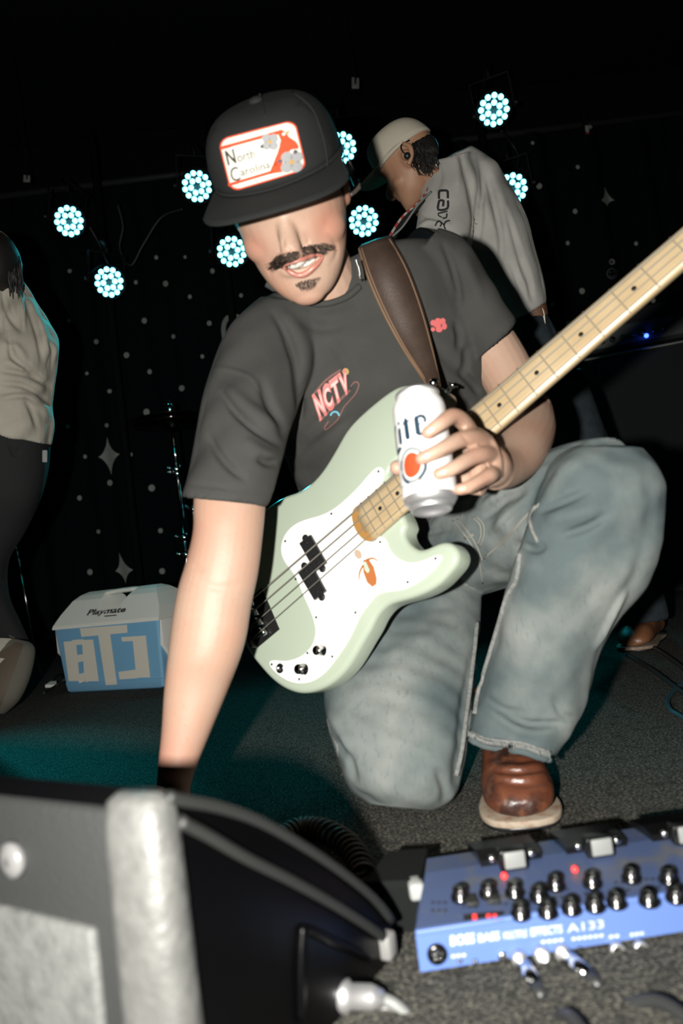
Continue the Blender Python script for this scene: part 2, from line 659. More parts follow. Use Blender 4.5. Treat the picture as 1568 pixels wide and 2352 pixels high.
for x, y, r in dots:
    decal('printed_dot', [disc2(x, y, r*.92, r, 12)], cfn, m_star, curt, 20)
def star4(c, t, b, l, r, k=.2):
    c, t, b, l, r = map(lambda q: np.array(q, float), (c, t, b, l, r))
    o = []
    for p, q in ((t, r), (r, b), (b, l), (l, t)):
        for s in np.linspace(0, 1, 7)[:-1]:
            # concave arc between two tips
            o.append(tuple((1-s)**2*p+2*s*(1-s)*(c+(p+q-2*c)*k)+s*s*q))
    return o
decal('printed_star', [star4((251, 1049), (247, 1004), (257, 1091), (226, 1050), (275, 1043))], cfn, m_star, curt, 8)
decal('printed_star', [star4((286, 1310), (274, 1269), (290, 1340), (265, 1312), (306, 1309))], cfn, m_star, curt, 8)
decal('printed_star', [star4((1394, 457), (1386, 429), (1392, 475), (1380, 460), (1410, 461))], cfn, m_star, curt, 8)
decal('printed_letter', strip([(517, 785), (514, 752), (524, 730), (545, 728), (562, 742), (566, 775)], 11), cfn, m_star, curt, 12)
m_smile = M('print_dark_grey', (.07, .075, .075), .8)
decal('printed_face', ring2(1404, 629, 9, 11, n=16, sy=1.15)+[disc2(1400, 626, 1.5, 2, 6), disc2(1408, 625, 1.5, 2, 6)]+strip([(1398, 633), (1403, 637), (1410, 632)], 1.6), cfn, m_smile, curt, 12)
rail = obj('curtain_rail', tube([(-3.2, 4.40, CURT_TOP+.02), (2.9, 4.40, CURT_TOP+.02)], .02, 10), M('rail_grey', (.05, .055, .055), .5, .6))
tag(rail, 'thin metal rail along the top edge of the black curtain', 'rail')

# ------------------------------------------------------------------ stage lamps
m_led = M('led_lens', (.6, .9, .95), .3, emit=((.18, .86, 1.0), 6.0))
m_lamp = M('lamp_body', (.003, .0035, .004), .6, spec=.15)
def make_par():
    t = thing('stage_lamp', 'x', 'stage lamp', (0, 0, 0), 'cyan stage lamps')
    F_ = frame((0, 0, 0), (1, 0, 0), (0, 0, 1), (0, -1, 0))     # z of the lathe = forward (-Y)
    obj('lamp_housing', lathe([(.045, -.13), (.075, -.12), (.085, -.06), (.093, -.01), (.093, .012), (.087, .012), (.087, 0.0), (.0, 0.0)], F_, 28), m_lamp, t, local=True)
    pl = obj('lens_plate', lathe([(.0, .0015), (.085, .0015), (.085, -.004), (0, -.004)], F_, 28), m_plastic, t, local=True)
    led = lathe([(.0135, .001), (.0135, .006), (.010, .009), (.004, .0105)], F_, 12)
    pos = [(.066*math.cos(a), .066*math.sin(a)) for a in [2*math.pi*(i+.5)/12 for i in range(12)]]+\
          [(.033*math.cos(a), .033*math.sin(a)) for a in [2*math.pi*(i+.25)/6 for i in range(6)]]
    first = None
    for x, z in pos:
        if first is None:
            o = first = obj('led', led, m_led, pl, local=True)
        else:
            o = first.copy()
            COL.objects.link(o)
        o.location = (x, 0, z)
    yk = []
    for s in (-1, 1):
        yk.append(boxg(s*.1-.003, s*.1+.003, .03, .055, -.02, .15, .001))
    yk.append(boxg(-.103, .103, .03, .055, .145, .152, .001))
    obj('yoke', join(*yk), m_lamp, t, local=True)
    for s in (-1, 1):
        obj('knob', lathe([(.012, 0), (.012, .02), (.004, .022)], frame((s*.1, .042, 0), (0, 1, 0), (0, 0, 1), (s, 0, 0)), 10), m_plastic, t, local=True)
    obj('hanger', tube([(0, .042, .15), (0, .06, .19), (0, .12, .21)], .012, 8), m_lamp, t, local=True)
    return t
par = make_par()
par_lab = ['cyan stage lamp up high above the player in the beige shirt', 'cyan stage lamp lower on the first pole, over the white star print',
           'cyan stage lamp just beside the black cap, upper of its pair', 'cyan stage lamp just under the brim of the black cap',
           'cyan stage lamp half hidden behind the mesh side of the black cap', 'cyan stage lamp beside the ear, above the brown guitar strap',
           'cyan stage lamp hanging highest of all, over the man in the grey shirt', 'cyan stage lamp partly hidden behind the back of the grey shirt']
bpy.context.view_layer.update()
for i, (x, y, d, yw) in enumerate(PARS):
    o = par if i == 0 else copy_tree(par)
    p = C(x, y, d)
    o.location = p
    dv = nrm(ORG-p)
    o.rotation_euler = (-math.asin(dv[2])*-1 if False else math.atan2(-dv[2], math.hypot(dv[0], dv[1]))*1.0, math.radians(-7) if False else 0, math.atan2(dv[0], -dv[1])+math.radians(yw))
    o['label'] = par_lab[i]
# poles that carry the lamps
def pole(a, b, lab):
    o = obj('lamp_pole', tube([a, b], .022, 10), m_lamp)
    tag(o, lab, 'pole', 'lamp poles')
bpy.context.view_layer.update()
LAMPS = [o for o in bpy.data.objects if o.name.startswith('stage_lamp') and o.type == 'EMPTY']
LAMPS.sort(key=lambda o: o.name)
for i, lab in ((0, 'black pole carrying two lamps behind the player in beige'), (2, 'black pole carrying two lamps left of the black cap'),
               (4, 'black pole carrying two lamps behind the cap and ear'), (6, 'black pole carrying two lamps behind the grey shirt')):
    pa, pb = C(*PARS[i][:3]), C(*PARS[i+1][:3])
    xx = (pa[0]+pb[0])/2
    o = obj('lamp_pole', join(tube([(xx, 4.2, 0.0), (xx, 4.2, 3.0)], .022, 10), *[tube([np.array(l_.matrix_world@Vector((0, .10, .21))), (xx, 4.2, (l_.matrix_world@Vector((0, .1, .21)))[2])], .014, 8) for l_ in LAMPS[i:i+2]]), m_wall)
    tag(o, lab, 'pole', 'lamp poles')
# loose cables around the lamps
m_cable = M('cable_black', (.02, .021, .021), .45)
def cable(name, pts, r, lab, m_=None, k=8, cat='cable', group=None):
    o = obj(name, tube(pts, r, 8, k), m_ or m_cable)
    return tag(o, lab, cat, group)
cable('lamp_cable', [C(270, 470, 4.15), C(282, 520, 4.18), C(275, 570, 4.2), C(300, 610, 4.2), C(330, 560, 4.18), C(370, 500, 4.15), C(420, 480, 4.12)], .005, 'thin cable looping between the two poles of lamps')
cable('lamp_cable', [C(205, 520, 4.12), C(225, 555, 4.15), C(236, 580, 4.15), C(250, 610, 4.1)], .005, 'thin cable running from the highest beige-side lamp to the one below')
cable('lamp_cable', [C(1150, 300, 4.0), C(1175, 330, 4.1), C(1190, 360, 4.1), C(1185, 395, 4.05)], .005, 'thin cable between the two lamps behind the grey shirt')
# small tags hanging from the black ceiling
def tagcard(x, y, d, w_, h_, lab, m_):
    t = thing('hanging_clip', lab, 'clip', C(x, y, d), 'clips hanging in the dark')
    f = frame(C(x, y, d), RT, FW, UP)
    obj('clip_body', join(boxg(-w_*.5, -w_*.12, -.006, .006, -h_*.5, h_*.5, .002, f), boxg(w_*.12, w_*.5, -.006, .006, -h_*.5, h_*.42, .002, f), boxg(-w_*.5, w_*.5, -.008, .004, -h_*.6, -h_*.2, .002, f)), m_, t)
    obj('hook', tube([C(x, y, d+.004), C(x, y, d+.004)*np.array((1, 1, 0))+np.array((0, 0, 3.3))], .003, 6), m_wall, t)
m_clip = M('clip_grey', (.18, .19, .18), .6)
tagcard(816, 190, 4.0, .04, .055, 'small grey clip hanging high above the black cap', m_clip)
tagcard(62, 410, 4.0, .035, .035, 'small grey clip hanging above the player in beige', m_clip)
t = thing('curtain_clamp', 'dark clamp with a white and red tag on the curtain rail', 'clamp', C(1341, 255, 4.3))
xr = min(np.linspace(1, 2.5, 600), key=lambda q: abs(PX((q, 4.38, CURT_TOP+.02))[0]-1341))
pr = np.array((xr, 4.375, CURT_TOP+.02))
t.location = pr
ROOTINV[t] = Matrix.Translation(-Vector(pr))
f = frame(pr, (1, 0, 0), (0, 1, 0), (0, 0, 1))
obj('clamp_body', boxg(-.014, .014, -.02, .02, -.03, .07, .004, f), m_lamp, t)
obj('clamp_tag', boxg(-.010, .010, -.03, -.022, -.075, -.035, .002, f), m_star, t)
obj('tag_end', boxg(-.010, .010, -.03, -.022, -.088, -.077, .002, f), M('tag_red', (.25, .02, .015), .6), t)

# ------------------------------------------------------------------ bass guitar frame (fitted: mm of a 34-inch-scale bass)
def camvec(v):
    return RT*v[0]-UP*v[1]+FW*v[2]
BU = camvec((0.68372287, -0.60907661, -0.40193123))
BV = camvec((-0.40075751, -0.77369212, 0.49070757))
BW = camvec((-0.60984953, -0.17443103, -0.77308303))
BO = ORG+camvec((-0.14509705, 0.17549394, 1.22840302))
BF = frame(BO, BU/1000, BV/1000, BW/1000)
def bl(x, y, w_=0.0):
    """photo point -> (u, v) on the bass plane at height w"""
    dr = C(x, y, 1.0)-ORG
    o = BO+BW*w_/1000
    t = ((o-ORG)@BW)/(dr@BW)
    q = ORG+dr*t-BO
    return (q@BU*1000, q@BV*1000)

# ------------------------------------------------------------------ the bassist
man = thing('person', 'kneeling person in black cap, dark grey tee and faded jeans, holding a can', 'person', (.15, 1.25, 0))

# head frame: turned a little, bowed so that the brim hides the eyes
HC = C(660, 455, 1.105)
vz = nrm(ORG-HC)
_u = UP-vz*(UP@vz)
u0 = nrm(_u); r0 = nrm(np.cross(u0, vz))
tl = math.radians(19)
hu = u0*math.cos(tl)-r0*math.sin(tl)
hr = r0*math.cos(tl)+u0*math.sin(tl)
hf = vz
pt = math.radians(17)
hu, hf = hu*math.cos(pt)+hf*math.sin(pt), hf*math.cos(pt)-hu*math.sin(pt)
yw = math.radians(9)
hf, hr = hf*math.cos(yw)-hr*math.sin(yw), hr*math.cos(yw)+hf*math.sin(yw)
HS = 1.08
HF = frame(HC, hr*HS*1.03, hu*HS, hf*HS)

def head_parts(fr, s=1.0, smile=True):
    sl = [(-.122, .018, .070, .030), (-.114, .034, .086, .005), (-.098, .049, .091, -.02), (-.076, .061, .089, -.035), (-.050, .069, .087, -.06),
          (-.025, .074, .087, -.085), (0, .077, .085, -.1), (.03, .076, .09, -.105), (.06, .075, .09, -.105), (.09, .065, .075, -.09), (.11, .045, .05, -.06), (.12, .015, .02, -.03)]
    S = catmull(np.array(sl), 4)
    rings = []
    for y, w_, zf, zb in S:
        zc = (zf+zb)/2
        e = ellring((0, y, zc), (w_, 0, 0), (0, 0, (zf-zb)/2), 32, 2.25)
        rings.append(fr(e*s))
    P = [loft(rings)]
    def B(c, r):
        V, Fc = ball(np.array(c), r)
        P.append((fr(V*s), Fc))
    def T(pts, rad):
        V, Fc = tube(np.array(pts), rad, 12, 4)
        P.append((fr(V*s), Fc))
    T([(0, .014, .074), (0, -.010, .085), (0, -.032, .102), (0, -.043, .106)], [.0085, .0115, .0145, .0160])
    B((0, -.045, .102), (.0175, .0125, .0135))
    for q in (-1, 1):
        B((q*.0165, -.047, .092), (.0095, .0090, .012))
        B((q*.037, -.036, .041), (.034, .030, .035))
        B((q*.032, .028, .078), (.026, .008, .014))        # brow
        V, Fc = ball(np.array((q*.076, -.005, -.012)), (.008, .031, .018))
        P.append((fr(V*s), Fc))
    B((0, -.066, .078), (.030, .014, .016))
    B((0, -.108, .075), (.024, .016, .017))
    return P

parts = head_parts(HF)
# neck into the shoulders
nb = C(752, 700, 1.25)
parts.append(tube([HF(np.array((0, -.03, -.03))), HF(np.array((.004, -.085, -.022))), C(752, 672, 1.215), nb, C(770, 780, 1.30)], [.055, .055, .058, .070, .08], 20, 4))
# trunk inside the shirt
parts.append(ploft([sec((650, 720), (930, 640), 1.27, .05), sec((640, 850), (1020, 740), 1.29, .085), sec((690, 1000), (1050, 880), 1.32, .09), sec((760, 1150), (1050, 1080), 1.41, .085), sec((800, 1290), (1060, 1230), 1.47, .09)]))
# reaching arm
parts.append(ploft([sec((570, 830), (660, 800), 1.22, .04), sec((495, 930), (640, 930), 1.15, .036), sec((455, 1060), (612, 1070), 1.095, .042), sec((446, 1150), (609, 1165), 1.07, .048),
                    sec((444, 1220), (601, 1250), 1.055, .046), sec((428, 1290), (592, 1320), 1.047, .046), sec((410, 1350), (577, 1392), 1.043, .047), sec((397, 1420), (566, 1462), 1.036, .046),
                    sec((387, 1500), (548, 1522), 1.03, .044), sec((378, 1590), (523, 1585), 1.03, .040), sec((372, 1680), (484, 1680), 1.02, .033), sec((364, 1760), (453, 1755), 1.01, .027), sec((360, 1800), (437, 1805), 1.0, .025),
                    sec((352, 1850), (436, 1850), .995, .022)], p=2.1))
# its hand, fingers spread on the floor behind the wedge
parts.append(ploft([sec((352, 1845), (436, 1850), .995, .021), sec((338, 1900), (440, 1905), .99, .018), sec((335, 1950), (446, 1950), .985, .015)], p=2.4))
for i, (x0, x1, ln) in enumerate(((345, 325, 92), (372, 362, 105), (400, 402, 108), (428, 442, 98))):
    parts.append(tube([C(x0, 1940, .985), C((x0*.4+x1*.6), 1940+ln*.5, .975), C(x1, 1940+ln, .955)], [.0105, .0092, .0072], 10, 4))
parts.append(tube([C(438, 1880, .99), C(470, 1915, .975), C(484, 1955, .96)], [.013, .0115, .0085], 10, 4))

# arm with the can: upper arm, elbow behind the neck of the bass, forearm coming forward
parts.append(tube([C(1000, 640, 1.30), C(1060, 720, 1.29), C(1140, 820, 1.27), C(1190, 910, 1.235), C(1206, 945, 1.20)], [.06, .055, .0475, .043, .042], 22, 5))
parts.append(tube([C(1206, 935, 1.24), C(1210, 985, 1.18), C(1192, 1035, 1.10), C(1163, 1072, 1.03), C(1134, 1082, .972)], [.043, .045, .040, .030, .026], 22, 5))
# palm
parts.append(tube([C(1138, 1078, .975), C(1118, 1068, .950), C(1096, 1060, .938)], [.025, .029, .026], 16, 4))
parts.append(tube([C(1082, 1000, .932), C(1110, 1020, .928), C(1126, 1056, .926), C(1130, 1098, .928)], [.0135, .0150, .0150, .0135], 12, 4))
parts.append(tube([C(1090, 1010, .945), C(1105, 1060, .945), C(1112, 1108, .945)], [.018, .022, .019], 12, 4))
FING = {
 'index':  ([C(1082, 1000, .930), C(1066, 972, .902), C(1040, 956, .877), C(1008, 975, .856), C(982, 994, .8555)], [.0115, .0105, .0100, .0088, .0078]),
 'middle': ([C(1108, 1012, .922), C(1082, 1006, .893), C(1052, 1012, .872), C(1010, 1034, .853), C(968, 1053, .852)], [.0120, .0110, .0100, .0090, .0078]),
 'ring':   ([C(1126, 1044, .922), C(1104, 1045, .893), C(1078, 1054, .875), C(1044, 1074, .858), C(1008, 1089, .8555)], [.0115, .0108, .0098, .0088, .0076]),
 'pinky':  ([C(1134, 1086, .926), C(1124, 1092, .897), C(1106, 1102, .884), C(1080, 1117, .872), C(1056, 1124, .868)], [.0105, .0100, .0090, .0082, .0072]),
}
for p_, r_ in FING.values():
    parts.append(tube(p_, r_, 14, 5))
    parts.append(ball(p_[-1], r_[-1]*1.02))
parts.append(tube([C(1112, 1110, .945), C(1060, 1105, .958), C(1000, 1092, .960), C(945, 1078, .955), C(913, 1074, .950)], [.017, .015, .012, .0112, .0098], 14, 5))
parts.append(ball(C(911, 1074, .950), .0098))
body = solid('body', parts, .0026, 3, m_skin, man)

relax(body, lambda V: np.clip((.125-np.linalg.norm(V-HC, axis=1))/.02, 0, 1)*np.clip((np.linalg.norm(V-HF(np.array((0, -.044, .104))), axis=1)-.016)/.012, 0.1, 1), 7)
relax(body, lambda V: np.clip((.040-np.linalg.norm(V-C(1140, 1078, .985), axis=1))/.012, 0, 1), 10)
fface = caster(bvh(body), .0010, 1.05)      # the lips' own surface, before the mouth is pressed in
# mouth opening, nostrils, smile lines and finger creases
folds(body, [([(655, 612), (690, 610), (735, 592)], 8, -.006),
             ([(640, 575), (628, 592), (618, 612), (622, 632)], 5, -.0022), ([(752, 540), (768, 556), (774, 580), (762, 605)], 5, -.0022),
             ([(658, 572), (668, 577)], 4, -.005), ([(692, 570), (702, 565)], 4, -.005), ([(652, 548), (650, 562), (656, 572)], 3.5, -.002), ([(700, 536), (708, 550), (706, 562)], 3.5, -.002),
             ([(1000, 1008), (1015, 1000)], 3, -.0012), ([(1046, 968), (1060, 990)], 4, -.0015), ([(1062, 1000), (1080, 1022)], 4, -.0012),
             ([(1000, 1050), (1060, 1034), (1085, 1026)], 5, -.002), ([(1050, 1090), (1090, 1074), (1120, 1062)], 5, -.0022), ([(1085, 1130), (1110, 1118), (1136, 1104)], 5, -.0022),
             ([(450, 1330), (500, 1350), (560, 1340)], 9, -.0012), ([(440, 1300), (470, 1312)], 8, -.0015)], rounds=2)
bt = bvh(body)
Vb, _ = getv(body)
fl_ = np.zeros(len(Vb))
for c_, r_, a_ in [(HF(np.array((q*.046, -.028, .066))), .026, .55) for q in (-1, 1)]+[(HF(np.array((0, -.046, .112))), .016, .6), (HF(np.array((.078, -.005, -.012))), .03, .6), (HF(np.array((0, -.112, .088))), .022, .3)]+\
        [(FING[k_][0][2], .012, .35) for k_ in FING]+[(FING[k_][0][-1], .010, .35) for k_ in FING]+[(C(440, 1250, 1.04), .05, .35), (C(385, 1740, 1.0), .05, .45)]:
    fl_ = np.maximum(fl_, a_*np.exp(-(np.linalg.norm(Vb-c_, axis=1)/r_)**2))
at_ = body.data.attributes.new('flush', 'FLOAT', 'POINT')
at_.data.foreach_set('value', fl_)
obj('teeth', (lambda V2, Fc: (np.array([fface(x, y, .0006)[0] for x, y in V2]), Fc))(*tri2d([[(660, 612), (668, 605), (682, 600), (703, 594), (722, 590), (721, 599), (708, 608), (689, 615), (669, 617)]], 5)), m_tooth, man)
P = np.array([fface(x, y, .0016)[0] for x, y in catmull([(652, 611), (664, 622), (682, 630), (700, 627), (718, 614), (731, 602), (742, 587)], 5)])
obj('lower_lip', tube(P, np.interp(np.linspace(0, 1, len(P)), [0, .15, .5, .85, 1], [.0012, .0034, .0046, .0034, .0012]), 10), m_lip, man)
P = np.array([fface(x, y, .0016)[0] for x, y in catmull([(652, 611), (668, 602), (688, 596), (706, 590), (725, 585), (742, 587)], 5)])
obj('upper_lip', tube(P, np.interp(np.linspace(0, 1, len(P)), [0, .3, .5, .7, 1], [.001, .003, .0032, .003, .001]), 8), m_lip, man)

def hairs(name, poly, n, ln, dirfn, fn, mat, parent, r=.00042, seed=1, lift=.0025):
    """single short hairs rooted inside a patch of skin"""
    rng = random.Random(seed)
    poly = np.array(poly, float)
    x0, y0 = poly.min(0); x1, y1 = poly.max(0)
    def inside(x, y):
        c = False
        j = len(poly)-1
        for i in range(len(poly)):
            if (poly[i][1] > y) != (poly[j][1] > y) and x < (poly[j][0]-poly[i][0])*(y-poly[i][1])/(poly[j][1]-poly[i][1])+poly[i][0]:
                c = not c
            j = i
        return c
    G = []
    tries = 0
    while len(G) < n and tries < n*30:
        tries += 1
        x, y = rng.uniform(x0, x1), rng.uniform(y0, y1)
        if not inside(x, y):
            continue
        dx, dy = dirfn(x, y)
        l_ = ln*rng.uniform(.6, 1.15)
        dx += rng.uniform(-.35, .35); dy += rng.uniform(-.35, .35)
        a, nn = fn(x, y, -.0004)
        b, n2 = fn(x+dx*l_*.5, y+dy*l_*.5, lift*.8)
        c, n3 = fn(x+dx*l_, y+dy*l_, lift*rng.uniform(.5, 1.1))
        G.append(tube([a, b, c], [r, r, r*.3], 3))
    return obj(name, join(*G), mat, parent)
mpoly = [(623, 613), (622, 603), (634, 590), (655, 580), (676, 576), (694, 568), (712, 562), (740, 557), (760, 560), (761, 570), (744, 579), (725, 586), (706, 590), (687, 598), (668, 605), (649, 609), (636, 614)]
def mdir(x, y):
    s = 1 if x > 690 else -1
    return (s*.8, .55-s*.25)
hairs('mustache', mpoly, 1000, 12, mdir, fface, m_hair, man, r=.00034)
hairs('soul_patch', [(677, 652), (693, 643), (719, 637), (735, 634), (724, 652), (712, 662), (693, 662)], 420, 7, lambda x, y: (.1, .9), fface, m_hair, man, r=.00022, seed=4, lift=.0016)
# eyes, in the shade of the brim
for q in (-1, 1):
    e = HF(np.array((q*.031, .012, .070)))
    obj('eye', ball(e, .0105), M('eye_white', (.5, .5, .48), .3), man)
# hair at the back of the head and beside the ear
V, Fc = ball((0, .0, -.03), (.079, .062, .085))
obj('hair', (HF(V), Fc), m_hair, man)
obj('sideburn', (lambda V_, F_: (HF(V_), F_))(*ball((.072, .004, .012), (.006, .022, .011))), m_hair, man)

# ------------------------------------------------------------------ cap
def cap_parts(fr, name, parent, mcrown, mmesh, tall=.080, s=1.0, brim=True, label=None):
    n = 64
    rings = []
    ph = np.linspace(0, math.pi/2*.985, 18)
    for f_ in ph:
        r = math.cos(f_)**.52
        y = .046+tall*math.sin(f_)**.92
        zc = -.004+.012*math.sin(f_)
        ring = []
        for i in range(n):
            a = 2*math.pi*i/n
            ca, sa = math.cos(a), math.sin(a)
            ca_, sa_ = np.sign(ca)*abs(ca)**.92, np.sign(sa)*abs(sa)**.92
            zz = (.102 if sa > 0 else .108)*sa_*r
            fold = .0025*math.exp(-((abs(ca)-.62)/.05)**2) if sa > 0 else 0
            yy = y-(.012 if sa < 0 else 0)*abs(sa)*(1-f_/1.57)
            ring.append((.0865*ca_*(r+fold), yy, zc+zz))
        rings.append(fr(np.array(ring)*s))
    V, Fc = loft(rings)
    me = obj('crown', (V, Fc), [mcrown, mmesh], parent)
    cen = fr(np.array((0, 0, 0.)))
    lz = fr(np.array((0, 0, 1.)))-cen
    lx = fr(np.array((1., 0, 0)))-cen
    for p in me.data.polygons:
        c = np.array(p.center)-cen
        z_, x_ = c@lz/s, abs(c@lx)/s
        if z_ < .030 or (x_ > .064 and z_ < .055):
            p.material_index = 1
    me2 = obj('cap_button', (lambda V_, F_: (fr(V_*s), F_))(*ball((0, .046+tall+.001, .008), (.009, .005, .009))), mcrown, parent)
    if brim:
        top, bot = [], []
        na, nr = 33, 9
        for i in range(na):
            a = math.radians(-78+156*i/(na-1))
            ix, iz = .0865*math.sin(a), .0+.101*math.cos(a)
            ox, oz = .0935*math.sin(a)*1.02, .058+.110*math.cos(a)**.75 if math.cos(a) > 0 else 0
            for j in range(nr):
                t = j/(nr-1)
                x = ix+(ox-ix)*t
                z = iz+(oz-iz)*t
                y = .047-.055*max(0, z-.095)*1.0-1.35*x*x*(.35+.65*t)
                top.append((x, y, z))
                bot.append((x, y-.0035, z))
        T, Bt = fr(np.array(top)*s), fr(np.array(bot)*s)
        Fb = []
        N_ = len(top)
        for i in range(na-1):
            for j in range(nr-1):
                q = (i*nr+j, (i+1)*nr+j, (i+1)*nr+j+1, i*nr+j+1)
                Fb.append(q)
                Fb.append(tuple(N_+k for k in reversed(q)))
            Fb.append((i*nr+nr-1, (i+1)*nr+nr-1, N_+(i+1)*nr+nr-1, N_+i*nr+nr-1))
            Fb.append((i*nr, N_+i*nr, N_+(i+1)*nr, (i+1)*nr))
        for i in (0, na-1):
            for j in range(nr-1):
                Fb.append((i*nr+j, i*nr+j+1, N_+i*nr+j+1, N_+i*nr+j))
        b = obj('brim', (np.concatenate([T, Bt]), Fb), mcrown, parent)
        # seam rows on the brim
        for t in (.96,):
            pts = [top[i*nr+nr-1] for i in range(na)]
            obj('brim_edge', tube(fr(np.array(pts)*s+np.array((0, -.0018, 0))), .0022*s, 6), mcrown, parent)
    return me
class _P: pass
capp = obj('cap', (lambda V_, F_: (HF(V_), F_))(*lathe([(.084, 0), (.0875, .0), (.0875, .012), (.084, .012)], frame((0, .036, -.003), (1, 0, 0), (0, 0, 1.22), (0, 1, 0)), 48)), m_cap, man, label='black trucker cap with a white and red patch')
crown = cap_parts(HF, 'cap', capp, m_cap, m_mesh)
# adjuster strap and stray clip at the back of the cap
fcap = caster(bvh(crown), .0012, 1.02)
obj('adjuster', join(tube([C(799, 372, 1.10), C(806, 392, 1.115), C(812, 412, 1.12), C(822, 428, 1.125)], [.0035, .005, .004, .006], 8, 4), tube([C(822, 428, 1.125), C(814, 440, 1.12), C(804, 448, 1.115)], [.006, .004, .003], 8, 3)), M('clip_dark', (.06, .05, .045), .4), capp)

seam('panel_seam', [(672, 212), (716, 250), (740, 310), (750, 360), (752, 392)], .0012, fcap, m_cap, capp)
seam('panel_seam', [(596, 216), (604, 240), (610, 272)], .0010, fcap, m_cap, capp)
# patch: px quad from the photograph laid on the crown
PBL, PBR, PTL, PTR = (532, 440), (703, 388), (503, 322), (676, 277)
def pq(polys):
    return quad(polys, PBL, PBR, PTL, PTR)
def rrect(x0, x1, y0, y1, rx, ry, n=6):
    o = []
    for cx_, cy_, a0 in ((x1-rx, y1-ry, 0), (x0+rx, y1-ry, 90), (x0+rx, y0+ry, 180), (x1-rx, y0+ry, 270)):
        for i in range(n+1):
            a = math.radians(a0+90*i/n)
            o.append((cx_+rx*math.cos(a), cy_+ry*math.sin(a)))
    return o
decal('patch_border', pq([rrect(0, 1, 0, 1, .13, .17)]), fcap, m_patchr, capp, 8, .0022)
decal('patch_face', pq([rrect(.022, .978, .03, .97, .12, .16)]), fcap, m_patchw, capp, 8, .0030)
decal('patch_stripe', pq([[(.0, .125), (.0, .175), (.60, .185), (.60, .125)]]), fcap, m_patchr, capp, 6, .0037)
decal('patch_stripe', pq([[(.02, .80), (.02, .855), (.80, .87), (.76, .80)]]), fcap, m_patchr, capp, 6, .0037)
bird = [(.74, .86), (.80, .87), (.84, .80), (.87, .70), (.93, .60), (.955, .50), (.95, .44), (.86, .46), (.80, .40), (.76, .36), (.74, .40), (.72, .28), (.69, .20), (.70, .10), (.66, .10), (.58, .12), (.52, .125), (.60, .18), (.66, .27), (.67, .36), (.69, .48), (.73, .58), (.76, .68), (.75, .78)]
decal('patch_bird', pq([bird]), fcap, m_patchr, capp, 6, .0041)
decal('patch_beak', pq([[(.84, .80), (.90, .82), (.86, .74)]]), fcap, m_patchy, capp, 6, .0046)
decal('patch_bird_mask', pq([disc2(.815, .775, .022, .03, 10)]), fcap, m_patchw, capp, 6, .0046)
def flower(cx_, cy_, r):
    pet = []
    for a in (30, 120, 210, 300):
        q = math.radians(a)
        pet.append(disc2(cx_+r*.55*math.cos(q), cy_+r*.85*math.sin(q), r*.52, r*.72, 12))
    decal('patch_flower', pq(pet), fcap, m_patchg, capp, 6, .0047)
    decal('patch_flower_eye', pq([disc2(cx_, cy_, r*.22, r*.30, 10)]), fcap, m_patchy, capp, 6, .0052)
flower(.83, .23, .15)
flower(.63, .70, .11)
decal('patch_bud', pq([disc2(.69, .31, .03, .035, 8), disc2(.90, .40, .03, .04, 8), disc2(.52, .66, .025, .035, 8)]), fcap, M('patch_plum', (.07, .06, .07), .9), capp, 6, .0050)
# lettering: a big N and C, then the rest smaller
def word(body, x0, x1, y0, h_, bold=.0):
    return pq([[(x0+(x1-x0)*x, y0+h_*y) for x, y in poly] for poly in text2(body, 0, bold)])
decal('patch_lettering', word('N', .06, .17, .50, .26, .02)+word('orth', .19, .41, .50, .17)+word('C', .06, .17, .18, .26, .0)+word('arolina', .185, .56, .24, .15), fcap, m_patchk, capp, 6, .0040)

# ------------------------------------------------------------------ tee shirt
parts = []
parts.append(ploft([sec((665, 655), (868, 560), 1.225, .050), sec((600, 690), (970, 548), 1.245, .075), sec((568, 740), (1050, 590), 1.262, .098), sec((575, 850), (1098, 700), 1.285, .118), sec((612, 960), (1112, 820), 1.305, .122),
                    sec((648, 1040), (1118, 930), 1.345, .118), sec((676, 1105), (1116, 1040), 1.39, .115), sec((712, 1200), (1108, 1150), 1.44, .118), sec((760, 1290), (1100, 1250), 1.47, .12)], n=44, p=2.35))
# collar roll around the neck
parts.append(ploft([sec((648, 640), (832, 600), 1.215, .058), sec((640, 668), (848, 628), 1.225, .066)], p=2.0))
# sleeve of the reaching arm (turned in at the hem)
parts.append(ploft([sec((600, 680), (760, 700), 1.235, .070), sec((535, 745), (735, 800), 1.215, .082), sec((490, 835), (700, 900), 1.175, .080), sec((458, 950), (668, 985), 1.135, .078), sec((443, 1040), (650, 1045), 1.105, .074),
                    sec((430, 1100), (630, 1110), 1.085, .070), sec((419, 1141), (613, 1162), 1.075, .066)], n=36, k=6, p=2.1))
